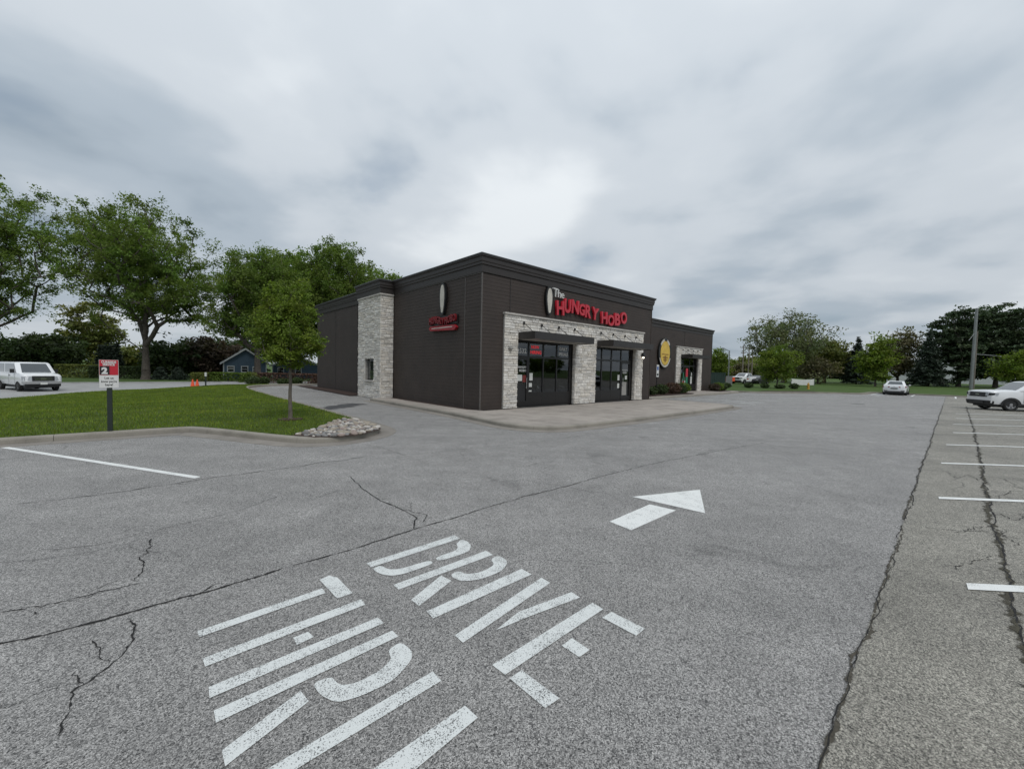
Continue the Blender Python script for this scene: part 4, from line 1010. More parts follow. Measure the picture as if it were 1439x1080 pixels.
def tree(name, label, loc, H, ells, ncl, nleaf, leaf, mat, fork, tr, seed, spread=0.9, bark='bark', leader=0.0, group=None, cat='tree', shell=0.42, flat=0.75, lean=(0, 0), bare=0.0, zmin=None):
    """tapered trunk with limbs grown to foliage clusters spread through the crown's volume"""
    rg = np.random.default_rng(seed); T = thing(name, label, cat, loc, 0.0, group)
    nodes = [np.array([0, 0, -0.1])]; par = [-1]
    nf = 6
    for k in range(1, nf + 1):
        z = fork * k / nf; nodes.append(np.array([lean[0] * z + rg.normal(0, .02) * fork * .3, lean[1] * z + rg.normal(0, .02) * fork * .3, z])); par.append(len(nodes) - 2)
    if leader:
        k0 = len(nodes) - 1
        for k in range(1, 9):
            z = fork + (leader - fork) * k / 8; nodes.append(nodes[k0] + np.array([lean[0] * (z - fork) + rg.normal(0, .05), lean[1] * (z - fork) + rg.normal(0, .05), z - fork])); par.append(len(nodes) - 2)
    cl = []
    wsum = sum(e[3] * e[4] * e[5] for e in ells)
    for e in ells:
        m_ = max(2, int(ncl * e[3] * e[4] * e[5] / wsum)); c = 0
        while c < m_:
            d = rg.normal(0, 1, 3); d /= np.linalg.norm(d); r = rg.random() ** shell
            p = np.array(e[:3]) + d * r * np.array(e[3:6]); p *= 1
            if p[2] < (zmin if zmin is not None else fork * 0.6): continue
            cl.append(p); c += 1
    fk = nodes[nf]; cl.sort(key=lambda p: np.linalg.norm(p - fk)); ends = []
    for p in cl:
        N = np.array(nodes[3:]); d = np.linalg.norm(N - p, axis=1) + np.maximum(0, N[:, 2] - p[2]) * 1.2 + np.linalg.norm(N - fk, axis=1) * 0.30 + np.maximum(0, 0.85 * np.linalg.norm(N[:, :2] - p[:2], axis=1) - (p[2] - N[:, 2])) * 0.8
        i = int(np.argmin(d)) + 3; a = nodes[i]; L = np.linalg.norm(p - a); k = max(2, int(L / max(0.5, H * 0.055))); pi_ = i
        for j in range(1, k + 1):
            t = j / k; q = a * (1 - t) + p * t; q = q + np.array([0, 0, (0.07 if L > H * .15 else -0.03) * L * math.sin(PI * t)]) + rg.normal(0, 0.025, 3) * L * (0 if j == k else 1)
            nodes.append(q); par.append(pi_); pi_ = len(nodes) - 1
        ends.append(pi_)
    n = len(nodes); acc = np.zeros(n); r0 = tr * 0.045
    for i in ends: acc[i] += r0 ** 2.2
    for i in range(n - 1, 0, -1):
        if acc[i] == 0: acc[i] = r0 ** 2.2
        acc[par[i]] += acc[i]
    rads = acc ** (1 / 2.2); rads *= tr / rads[1]; rads[0] = tr * 1.35
    for k in range(1, nf + 1): rads[k] = max(tr * (1.12 - 0.42 * k / nf), 0.01)
    for i in range(nf + 1, n): rads[i] = min(rads[i], 0.97 * rads[par[i]])
    mb = MB()
    for i in range(1, n):
        r1 = max(rads[i], 0.006 * H / 6); rA = min(rads[par[i]], r1 * 1.9)
        mb.tube(nodes[par[i]], nodes[i], rA, r1, 8 if r1 > tr * .3 else (5 if r1 > tr * .08 else 3), cap=False)
    mb.build('trunk', bark, T, smooth=True)
    ne = len(cl); keep = rg.random(ne) >= bare; per = max(4, int(nleaf / max(1, keep.sum()))); pos = []; colr = []
    cz = np.array([c[2] for c in cl]); 
    for idx, c in enumerate(cl):
        if not keep[idx]: continue
        s = spread * rg.uniform(0.65, 1.35); m_ = int(per * rg.uniform(0.6, 1.4))
        # a clump made of several sprays
        ns = 5; cs = c + rg.normal(0, 1, (ns, 3)) * np.array([s, s, s * flat]) * 0.7
        w = rg.integers(0, ns, m_); q = cs[w] + rg.normal(0, 1, (m_, 3)) * np.array([s, s, s * flat * .8]) * 0.42
        pos.append(q); b = rg.uniform(0.72, 1.25); tint = rg.uniform(0.9, 1.12)
        cc = b * rg.uniform(0.75, 1.25, (m_, 1)) * np.array([[tint, 1.0, 0.95]]); colr.append(cc)
    pos = np.concatenate(pos); colr = np.concatenate(colr)
    link('crown', quads_mesh('crown', leaf_quads(pos, leaf, rg), colr), mat, T)
    return T
def conifer(name, label, loc, H, R, mat, seed, n=2600, z0=0.08, droop=0.25, group=None, power=1.0, leaf=0.22, cat='tree', lay=30):
    rg = np.random.default_rng(seed); T = thing(name, label, cat, loc, 0.0, group)
    mb = MB(); mb.tube((0, 0, -0.1), (0, 0, H * 0.97), H * 0.02, H * 0.003, 7, cap=False); pos = []
    for k in range(lay):
        t = (k + rg.random() * .6) / lay; z = H * (z0 + (1 - z0) * t); L = R * (1 - t) ** power * rg.uniform(0.8, 1.15) + 0.15; m_ = max(4, int(9 * (1 - t) + 4))
        for j in range(m_):
            th = 2 * PI * (j + rg.random()) / m_; l = L * rg.uniform(0.65, 1.1); e = np.array([math.cos(th) * l, math.sin(th) * l, z - droop * l + 0.06 * l])
            mb.tube((0, 0, z), tuple(e), 0.012 * H * (1 - t) * .25 + .01, 0.006, 3, cap=False)
            c = max(6, int(n / lay * l / R * 0.45)); s = rg.random(c) ** 0.7
            P = np.outer(1 - s, np.array([0, 0, z])) + np.outer(s, e); P[:, 2] -= droop * 0.3 * l * s * (s - .3); P += rg.normal(0, 1, (c, 3)) * np.array([.10, .10, .05]) * (0.4 + l * .5); pos.append(P)
    mb.build('trunk', 'bark', T, smooth=True); pos = np.concatenate(pos); c = rg.uniform(0.6, 1.35, (len(pos), 1)) * np.array([[1, 1, 1.0]])
    link('crown', quads_mesh('crown', leaf_quads(pos, leaf, rg, 0.3, 0.4), c), mat, T); return T
def shrub(name, label, loc, rx, ry, h, mat, seed, n=1200, leaf=0.05, boxy=False, rz=0.0, group=None, cat='shrub', tint=None):
    rg = np.random.default_rng(seed); T = thing(name, label, cat, loc, rz, group)
    mb = MB()
    for k in range(7):
        th = 2 * PI * k / 7; mb.tube((0, 0, -0.05), (math.cos(th) * rx * .55, math.sin(th) * ry * .55, h * .75), 0.02 + h * .012, 0.008, 4, cap=False)
    mb.build('stem', 'bark', T)
    if boxy:
        p = rg.uniform(-1, 1, (n, 3)); ax = rg.integers(0, 3, n); sgn = np.where(rg.random(n) < .5, -1, 1) * rg.uniform(0.86, 1.03, n)
        ax = np.where(rg.random(n) < .3, 2, ax); p[np.arange(n), ax] = sgn; p[ax == 2, 2] = np.abs(p[ax == 2, 2])
        pos = p * [rx, ry, h / 2] + [0, 0, h / 2]
    else:
        d = rg.normal(0, 1, (n, 3)); d /= np.linalg.norm(d, axis=1)[:, None]; bumps = np.array([1 + 0.22 * mnoise.noise((x * 2.2 + seed, y * 2.2, z * 2.2)) for x, y, z in d])
        pos = d * (rg.random((n, 1)) ** 0.25) * bumps[:, None] * [rx, ry, h * .52] + [0, 0, h * .5]; pos[:, 2] = np.maximum(pos[:, 2], 0.03)
    c = rg.uniform(0.55, 1.4, (n, 1)) * np.array([[1, 1, 1.0]])
    if tint is not None: c = c * np.array([tint])
    me = quads_mesh('foliage', leaf_quads(pos, leaf, rg), c); link('foliage', me, mat, T); return T
def px2m(dpx, D): return dpx * D / FPX
def gz(P, dz=0.06): return Vector((P.x, P.y, ground_w(P) + dz))
GT = 'big trees across the street'
# --- big trees across the street (left)
P = far(-12, 50); tree('maple_tree', 'tall open-crowned tree with long slanting limbs, behind the white van', gz(P), 23, [(1.0, 0, 17.0, 8.0, 7, 7.6), (-2, 0, 10.5, 8, 6, 4.5)], 330, 50000, 0.13, 'leaf_maple', 3.6, 0.36, 101, 0.62, leader=7, group=GT, lean=(0.12, 0), bare=0.10, shell=.55, flat=1.0)
P = far(205, 51); tree('maple_tree', 'broad spreading maple with a thick forked trunk beyond the street, above the curbside sign', gz(P), 22.5, [(0.0, 0, 14.8, 8.2, 8.0, 7.4), (-4.6, 0, 16.4, 4.2, 4, 4.2), (4.2, 1, 10.4, 3.8, 4.5, 3.4), (-4, 1, 9.5, 3.6, 4, 2.4)], 430, 80000, 0.125, 'leaf_maple', 3.6, 0.44, 102, 0.66, leader=9, group=GT, shell=.6, flat=1.0)
P = far(362, 53); tree('maple_tree', 'leafy maple rising in front of the blue house', gz(P), 17.5, [(-0.4, 0, 11.0, 5.4, 6, 6.2), (1.8, 0, 12.2, 4.4, 5, 4.8), (-3.6, 0, 7.5, 3.2, 4, 2.6)], 330, 64000, 0.13, 'leaf_maple', 4.0, 0.42, 103, 0.68, leader=9, group=GT, flat=1.0, shell=.5)
P = far(478, 62); tree('maple_tree', 'tall dense tree showing above the restaurant roof beside the stone tower', gz(P), 21.5, [(0, 0, 14.5, 6.0, 6, 6.8), (-6, 0, 12.5, 4.5, 5, 6)], 320, 60000, 0.155, 'leaf_maple', 6, 0.45, 104, 0.75, leader=15, group=GT, flat=1.0, shell=.5)
P = far(540, 72); tree('maple_tree', 'tree whose crown tip just shows over the restaurant parapet', gz(P), 20.3, [(-1.5, 0, 14.5, 5.2, 5, 5.6)], 110, 20000, 0.2, 'leaf_maple', 6, 0.4, 105, .85, leader=14, group=GT)
P = far(410, 66); tree('maple_tree', 'tree filling the gap between the blue house and the restaurant', gz(P), 20, [(0, 0, 12.5, 6.0, 6, 7.5)], 220, 34000, 0.19, 'leaf_maple', 5, 0.42, 106, .8, leader=13, group=GT)
# --- darker trees behind the hedge line
GD = 'dark trees behind the hedges'
for i, (px, D, wpx, top, mt, lb) in enumerate([(18, 62, 70, 478, 'leaf_dark', 'dark bushy tree behind the white van'), (72, 64, 75, 470, 'leaf_dark', 'dark bushy tree just right of the white van, behind the clipped hedge'), (128, 72, 60, 428, 'leaf_olive', 'lighter loose tree with sky showing through, behind the dark bushy trees'),
                                            (178, 68, 60, 490, 'leaf_olive', 'low olive tree seen past the maple trunk'), (245, 62, 62, 474, 'leaf_dark', 'dark rounded tree behind the two domed shrubs'), (296, 64, 62, 472, 'leaf_purple', 'purplish dark rounded tree beside the blue house'), (225, 75, 70, 500, 'leaf_olive', 'low green tree far behind the domed shrubs'), (335, 74, 90, 470, 'leaf_dark', 'dark tree behind the blue house roof'), (-40, 60, 90, 470, 'leaf_dark', 'dark bushy tree behind the rear of the white van')]):
    P = far(px, D); w = px2m(wpx, D) / 2; Ht = px2m(524 - top, D)
    tree('bushy_tree', lb, gz(P), Ht, [(0, 0, Ht * .52, w, w, Ht * .48)], 70, 11000, 0.24, mt, Ht * .22, 0.18, 120 + i, 0.85, group=GD, zmin=0.5, shell=.35)
for i, px in enumerate((143, 150, 158, 165)):
    P = far(px, 60); conifer('arborvitae', 'slim dark arborvitae in the row behind the curbside sign', gz(P), px2m(44, 60) * (1 + .05 * (i % 2)), 0.75, 'needle_dark', 140 + i, 2600, 0.02, 0.0, 'arborvitae row', 0.55, 0.16, lay=22)
# --- hedges and shrubs over the street
def hedge(px0, px1, D, top, bot, mat, seed, lb, rnd=False, grp=None):
    P0 = far(px0, D); P1 = far(px1, D); P = (P0 + P1) / 2; d = P1 - P0
    return shrub('hedge', lb, gz(P, 0.04), d.length / 2, 0.9, px2m(bot - top, D), mat, seed, 5200, 0.10, True, math.atan2(d.y, d.x), grp, 'hedge')
hedge(86, 132, 53, 513, 531, 'leaf_olive', 151, 'long clipped green hedge between the white van and the curbside sign')
hedge(134, 198, 53, 515, 532, 'leaf_dark', 152, 'clipped hedge directly behind the curbside sign')
hedge(276, 300, 50, 521, 533, 'leaf_olive', 153, 'low clipped hedge behind the orange cones'); hedge(302, 346, 50, 520, 533, 'leaf_maple', 154, 'low clipped hedge in front of the blue house corner')
hedge(368, 446, 50, 522, 536, 'leaf_red', 155, 'long reddish hedge behind the drive-thru lane shrubs')
for i, px in enumerate((225, 250)):
    P = far(px, 52); conifer('domed_shrub', ['dark domed shrub with a pointed top just right of the thick maple trunk', 'dark domed shrub with a pointed top on the side of the low hedge and cones'][i], gz(P), px2m(18, 52), 0.85, 'needle_dark', 160 + i, 2600, 0.0, 0.1, 'domed shrubs', 0.6, 0.12, 'shrub', 16)
P = far(352, 52); shrub('yellow_shrub', 'yellow-green rounded shrub by the maple trunk before the blue house', gz(P), 1.1, 1.0, 1.3, 'leaf_olive', 163, 1500, 0.10)
for i, (px, D, w, h, mt, lb) in enumerate([(356, 33.5, 0.62, 0.75, 'leaf_dark', 'wide dark shrub at the end of the mulch bed by the lane'), (372, 34, 0.36, 0.72, 'leaf_dark', 'narrow upright shrub standing next to the widest dark shrub'), (398, 35, 0.46, 0.55, 'leaf_dark', 'low shrub in the mulch bed left of the lawn tree trunk'), (417, 35.5, 0.50, 0.66, 'leaf_dark', 'rounded shrub in the mulch bed by the restaurant corner')]):
    P = far(px, D); shrub('bed_shrub', lb, gz(P, 0.12), w, w, h, mt, 170 + i, 1300, 0.06, group='shrubs in the mulch bed', tint=(1.1, 1.1, 1))
# --- young tree on the lawn
P = G(408, 588, 0.14)
tree('lawn_tree', 'young leafy tree with a slim grey trunk on the lawn before the restaurant', P, 4.7, [(0.0, 0, 2.65, 0.98, 0.98, 1.1), (-0.06, 0, 3.5, 0.60, 0.60, 1.0), (0.42, 0, 2.25, 0.66, 0.66, 0.5), (-0.35, 0, 2.9, 0.6, 0.6, 0.5)], 230, 36000, 0.034, 'leaf_spring', 1.65, 0.055, 7, 0.165, 'bark_grey', leader=4.1, shell=0.5, zmin=1.55)
mb = MB(); mb.prism([(0.36 * math.cos(t / 10 * 2 * PI), 0.34 * math.sin(t / 10 * 2 * PI)) for t in range(10)], 0.0, 0.03); o = mb.build('mulch_ring', 'mulch', kind='structure', fix=True); o.location = (P.x, P.y, lawn_z(*toab(P)) + 0.0)
# --- right-hand trees
GR = 'trees beyond the far lawn'
def rtree(px, D, top, base, wpx, mat, seed, lb, n=14000, leaf=0.2, ncl=90, bare=0.0, trunk=0.25, fork=.25, sh=.42, nm='tree', spread=.8, zk=.58, rk=.42):
    P = far(px, D); a = toab(P)[0]; P.z = 0.12 + 0.010 * max(0, a - 52) if a > 34 else ground_w(P); Ht = px2m(base - top, D); w = px2m(wpx, D) / 2
    return tree(nm, lb, P, Ht, [(0, 0, Ht * zk, w, w, Ht * rk)], ncl, n, leaf, mat, Ht * fork, trunk, seed, spread, group=GR, shell=sh, bare=bare, zmin=Ht * fork * .6)
rtree(1102, 74, 449, 541, 102, 'leaf_pale', 201, 'wide spreading pale tree with bare limbs showing, rising over the round green tree', 12000, 0.17, 190, 0.2, 0.4, .30, .35, 'spreading_tree', 1.0, .68, .34)
rtree(1093, 50, 487, 548, 48, 'leaf_spring', 202, 'small round green tree at the far kerb left of the white banner', 9000, 0.11, 70, 0, 0.09, .2, .5, 'kerb_tree', .5)
rtree(1133, 80, 482, 541, 40, 'leaf_olive', 203, 'olive tree directly behind the white banner', 9000, 0.2, 60, trunk=.2, fork=.12)
rtree(1160, 76, 478, 541, 46, 'leaf_olive', 204, 'yellowish tree between the white banner and the pointed spruce', 9000, 0.2, 60, trunk=.2, fork=.12)
rtree(1150, 70, 505, 541, 36, 'leaf_brown', 205, 'low brownish thicket tree right of the white banner', 4500, 0.18, 40, trunk=.15, fork=.1)
rtree(1186, 78, 497, 541, 30, 'leaf_brown', 206, 'brownish small tree left of the pointed spruce', 3500, 0.2, 40, trunk=.15, fork=.15)
def rcon(px, D, top, base, wpx, mat, seed, lb, n=5200, **k):
    P = far(px, D); a = toab(P)[0]; P.z = 0.12 + 0.010 * max(0, a - 52); return conifer('spruce_tree', lb, P, px2m(base - top, D), px2m(wpx, D) / 2, mat, seed, n, group=GR, **k)
rcon(1204, 72, 474, 541, 34, 'needle_dark', 210, 'pointed dark spruce standing alone behind the far lawn')
rtree(1231, 62, 478, 545, 30, 'leaf_spring', 211, 'fresh green tree just left above the white sedan', 8000, 0.18, 60, trunk=.15, fork=.14)
rtree(1262, 74, 467, 543, 52, 'leaf_brown', 212, 'brownish half-leafed tree behind the white sedan', 8500, 0.2, 90, 0.1, .25, .15)
rcon(1304, 66, 468, 546, 44, 'needle_dark', 213, 'dark spruce right of the brownish tree', 6500)
for i, (px, D, top, w, lb) in enumerate([(1348, 66, 433, 64, 'tall ragged pine behind the leaning light pole'), (1400, 64, 427, 74, 'tall ragged pine behind the white pickup'), (1450, 66, 424, 70, 'tall ragged pine at the far right behind the white pickup cab')]):
    P = far(px, D); P.z = 0.4; Ht = px2m(547 - top, D); wv = px2m(w, D) / 2
    tree('pine_tree', lb, P, Ht, [(0, 0, Ht * .60, wv, wv, Ht * .40), (0, 0, Ht * .30, wv * .85, wv * .85, Ht * .24)], 150, 21000, 0.21, 'needle', Ht * .2, 0.3, (524, 621, 722)[i], 0.85, leader=Ht * .82, group=GR, shell=.5, flat=.4, zmin=1.0)
rtree(1430, 56, 490, 545, 40, 'leaf_spring', 225, 'light green young tree behind the white pickup', 6000, 0.15, 50, trunk=.12, fork=.2)
# far tree line and green bush tree by the enclosure
for i, (px, D, top, w, mt) in enumerate([(985, 130, 505, 50, 'leaf_olive'), (1030, 125, 507, 50, 'leaf_olive'), (1062, 128, 503, 46, 'leaf_olive'), (1080, 110, 510, 40, 'leaf_olive'), (1045, 115, 515, 40, 'leaf_brown'), (1120, 120, 500, 50, 'leaf_olive'), (1185, 118, 506, 50, 'leaf_dark'), (1225, 112, 500, 56, 'leaf_dark'), (1275, 105, 500, 60, 'leaf_dark'), (1330, 95, 505, 60, 'leaf_dark')]):
    P = far(px, D); Ht = px2m(536 - top, D); wv = px2m(w, D) / 2; P.z = 0.0
    tree('distant_tree', ['olive tree in the hazy far row behind the utility poles', 'brownish tree in the far row behind the utility poles', 'dark tree in the far row closing off the horizon'][['leaf_olive', 'leaf_brown', 'leaf_dark'].index(mt)], P, Ht, [(0, 0, Ht * .5, wv, wv, Ht * .5)], 45, 5000, 0.34, mt, Ht * .15, 0.2, 240 + i, 1.1, group='far tree row', zmin=.5, shell=.35)
P = far(1011, 62); P.z = 0.1; tree('bright_tree', 'bright green upright tree rising behind the dark green enclosure', P, px2m(47, 62), [(0, 0, px2m(28, 62), 1.5, 1.5, px2m(20, 62))], 45, 5000, 0.15, 'leaf_spring', 1.0, 0.08, 260, .55)
# treeline on the other side of the lot (seen mirrored in the storefront glass)
for i, (a, b) in enumerate([(30, 128), (42, 131), (55, 126), (68, 132), (80, 128), (94, 131), (106, 127), (120, 131), (134, 128), (18, 130), (148, 129)]):
    tree('lot_edge_tree', 'leafy tree on the far side of the parking lot, mirrored in the storefront glass', AB(a, b, 0.06), 7 + (i * 37 % 5) * .5, [(0, 0, 3.9, 6.6, 5.6, 3.7)], 40, 3600, 0.45, 'leaf_maple', 1.6, 0.3, 280 + i, 1.3, group='trees across the lot', zmin=.8, shell=.35)
# wing shrubs
for i, (a, b, w, h, mt, lb) in enumerate([(15.8, -1.9, .55, .55, 'leaf_dark', 'dark clipped shrub nearest the entrance block in the wing bed'), (17.4, -2.0, .55, .6, 'leaf_dark', 'dark rounded shrub in the wing bed beside the white accessible sign'), (19.2, -2.1, .6, .75, 'leaf_dark', 'dark shrub just behind the white accessible sign'), (20.9, -2.0, .7, .9, 'leaf_red', 'reddish shrub under the yellow oval sign'), (22.3, -2.1, .6, .8, 'leaf_dark', 'dark green shrub right of the reddish shrub'), (23.4, -2.2, .55, .85, 'leaf_maple', 'green shrub at the foot of the wing stone surround'), (30.3, -2.4, .55, .7, 'leaf_purple', 'purplish shrub right of the wing doorway'), (31.3, -2.4, .55, .8, 'leaf_maple', 'green shrub near the end of the wing'), (32.3, -2.4, .5, .7, 'leaf_dark', 'dark shrub at the very corner of the wing')]):
    shrub('bed_shrub', lb, AB(a, b, 0.14), w, w, h, mt, 300 + i, 1300, 0.06, group='shrubs along the wing')
for i, (px, D, w, h, lb) in enumerate([(1022, 47, .5, .6, 'small dark shrub near the green enclosure'), (1053, 49, .5, .6, 'small shrub in front of the black parked car'), (1076, 49.5, .5, .55, 'low shrub left of the round green kerb tree'), (1097, 49, .6, .5, 'low spreading shrub at the foot of the round green kerb tree'), (1117, 49.5, .55, .65, 'low shrub between the round kerb tree and the hydrant')]):
    P = far(px, D); P.z = 0.14; shrub('kerb_shrub', lb, P, w, w, h, 'leaf_dark', 320 + i, 900, 0.07, group='shrubs along the far kerb')

# ================================================================== VEHICLES
def body_section(x, zb, zt, w, crown=0.03, tuck=0.05):
    h = zt - zb
    half = [(w * 0.80, zb), (w - tuck, zb + 0.03), (w - tuck * .25, zb + h * .25), (w, zb + h * .52), (w - 0.012, zb + h * .78), (w - 0.05, zt - 0.05), (w - 0.12, zt - 0.005), (w * 0.45, zt + crown)]
    return [(x, y, z) for y, z in half] + [(x, -y, z) for y, z in reversed(half)]
def loftbody(mb, secs): mb.loft([body_section(*s) for s in secs])
def wheel(car, x, y, r, w, rimr, side, rim='rim'):
    t = MB(); n = 20; prof = [(r * .72, 0), (r * .93, 0.0), (r, w * .18), (r, w * .82), (r * .93, w), (r * .72, w)]
    secs = []
    for i in range(n):
        a = 2 * PI * i / n; secs.append([(x + q * math.cos(a), y + side * (-w * .5 + d), r + q * math.sin(a)) for q, d in prof])
    secs.append(secs[0]); t.loft(secs, cap=False); o = t.build('wheel', 'tyre', car, smooth=True, fix=True)
    m2 = MB(); m2.tube((x, y - side * w * .3, r), (x, y + side * w * .32, r), rimr, rimr * .97, 18)
    m2.tube((x, y + side * w * .32, r), (x, y + side * w * .40, r), rimr * .35, rimr * .3, 10)
    m2.build('rim', rim, o, fix=True)
    m3 = MB()
    for k in range(7):
        a = 2 * PI * k / 7 + .2; c = (x + rimr * .66 * math.cos(a), r + rimr * .66 * math.sin(a)); m3.tube((c[0], y + side * w * .3, c[1]), (c[0], y + side * w * .335, c[1]), rimr * .17, n=8)
    m3.build('rim_hole', 'plastic_black', o, fix=True)
def cabin(car, base, roof, zb, zt, wb, wt, paint):
    """greenhouse: base=(x front, x rear), roof=(x front, x rear)"""
    def ringp(x0, x1, w, z, e): return [(x0, w * .82, z - e), (x0 + 0.0, -w * .82, z - e), (x0 - .14, -w, z), (x1 + .14, -w, z), (x1, -w * .82, z), (x1, w * .82, z), (x1 + .14, w, z), (x0 - .14, w, z)]
    mid = lambda a, b, t: a + (b - a) * t
    secs = []
    for t, k in ((0, 0), (0.88, 0), (0.96, .035), (1.0, .11)):
        secs.append(ringp(mid(base[0], roof[0], t) - k, mid(base[1], roof[1], t) + k, mid(wb, wt, t) - k, mid(zb, zt, t), 0))
    m = MB(); m.loft(secs); m.build('cabin', paint, car, fix=True, auto=30)
    def pane(pts, nm):
        P = [Vector(p) for p in pts]; n = (P[1] - P[0]).cross(P[2] - P[0]).normalized(); c = sum(P, Vector()) / len(P)
        if n.dot(c - Vector(((base[0] + base[1]) / 2, 0, zb))) < 0: n = -n
        MB().extr([p + n * 0.004 for p in P], n * 0.008).build(nm, 'car_glass', car, fix=True)
    def at_(t, f, sx, y):       # front/rear surface
        return (mid(base[0], roof[0], t) if f else mid(base[1], roof[1], t), y * mid(wb, wt, t), mid(zb, zt, t))
    pane([at_(.06, 1, 0, -.76), at_(.06, 1, 0, .76), at_(.87, 1, 0, .74), at_(.87, 1, 0, -.74)], 'windshield')
    pane([at_(.10, 0, 0, -.74), at_(.10, 0, 0, .74), at_(.86, 0, 0, .72), at_(.86, 0, 0, -.72)], 'rear_window')
    for sd in (-1, 1):
        def s_(t, u): 
            x0 = mid(base[0], roof[0], t) - .26; x1 = mid(base[1], roof[1], t) + .26; return (mid(x0, x1, u), sd * mid(wb, wt, t), mid(zb, zt, t))
        for u0, u1 in ((0.0, .47), (.53, 1.0)):
            pane([s_(.08, u0), s_(.08, u1), s_(.84, u1), s_(.84, u0)], 'side_window')
def arch(car, x, y, r, sd, mat='plastic_black'):
    P = []
    for i in range(13):
        a = PI * i / 12; P.append((x + r * math.cos(a), y, 0.30 + r * math.sin(a)))
    MB().extr(P, (0, sd * 0.02, 0)).build('wheel_arch', mat, car, fix=True)
def pickup(name, label, loc, rz, paint, group=None, detail=True):
    c = thing(name, label, 'pickup truck', loc, rz, group); m = MB()
    loftbody(m, [(2.46, .50, 1.06, .80, .01), (2.42, .42, 1.12, .87, .02), (2.30, .36, 1.155, .905, .03), (1.9, .33, 1.175, .92, .045), (1.2, .31, 1.20, .92, .04), (.9, .31, 1.20, .92, .02), (-1.1, .31, 1.20, .92, .0), (-2.4, .36, 1.19, .91, .0), (-2.52, .45, 1.17, .88, 0)])
    m.build('body', paint, c, fix=True, auto=40)
    cabin(c, (1.22, -1.18), (.36, -.92), 1.19, 1.76, .88, .72, paint)
    MB().box(-2.3, 2.2, -.72, .72, .2, .36).build('underside_shade_block', 'plastic_black', c, fix=True)  # black block added below the floor to deepen the shade under the truck
    MB().box(-2.44, -1.25, -.78, .78, 1.196, 1.215).build('bed_cover', 'plastic_black', c, fix=True)
    MB().extr([(2.455, -.62, .79), (2.455, .62, .79), (2.44, .64, 1.06), (2.44, -.64, 1.06)], (0.03, 0, 0)).build('grille', 'plastic_black', c, fix=True)
    MB().box(2.48, 2.50, -.14, .14, .90, .95).build('badge', 'chrome', c, fix=True)
    for sd in (-1, 1):
        MB().hexa([(2.36, sd * .56, .84), (2.50, sd * .56, .84), (2.435, sd * .865, .86), (2.16, sd * .925, .88), (2.36, sd * .56, 1.05), (2.49, sd * .56, 1.05), (2.415, sd * .875, 1.05), (2.1, sd * .925, 1.04)]).build('headlight', 'headlamp', c, fix=True)
        MB().hexa([(2.38, sd * .74, .88), (2.475, sd * .74, .88), (2.45, sd * .86, .89), (2.30, sd * .91, .91), (2.38, sd * .74, 1.03), (2.475, sd * .74, 1.03), (2.44, sd * .868, 1.03), (2.28, sd * .915, 1.02)]).build('lamp_trim', 'plastic_black', c, fix=True)
        for x in (1.53, -1.54):
            arch(c, x, sd * .912, .49, sd); wheel(c, x, sd * .84, .375, .24, .25, sd)
        MB().box(-1.1, 1.1, sd * .885, sd * .925, .31, .42).build('side_sill', 'plastic_black', c, fix=True)
        MB().hexa([(.72, sd * .93, 1.10), (.84, sd * .93, 1.10), (.82, sd * 1.10, 1.12), (.72, sd * 1.10, 1.12), (.72, sd * .93, 1.26), (.80, sd * .93, 1.26), (.79, sd * 1.10, 1.26), (.72, sd * 1.10, 1.26)]).build('mirror', 'plastic_black', c, fix=True)
        for x in (.95, -.02): MB().box(x, x + .012, sd * .917, sd * .926, .45, 1.1).build('door_seam', 'plastic_black', c, fix=True)
        MB().box(.1, .32, sd * .92, sd * .945, .98, 1.01).build('door_handle', 'plastic_black', c, fix=True)
        MB().box(.35, .85, sd * .9185, sd * .9285, .72, .94).build('door_emblem', 'sign_black', c, fix=True)
        MB().box(.40, .80, sd * .929, sd * .932, .74, .83).build('door_emblem', 'orange', c, fix=True)
    MB().hexa([(2.30, -.86, .30), (2.50, -.74, .34), (2.50, .74, .34), (2.30, .86, .30), (2.30, -.90, .55), (2.535, -.79, .58), (2.535, .79, .58), (2.30, .90, .55)]).build('bumper', 'plastic_black', c, fix=True)
    MB().box(2.536, 2.55, -.5, .5, .40, .52).build('lower_grille', 'frame_black', c, fix=True)
    return c
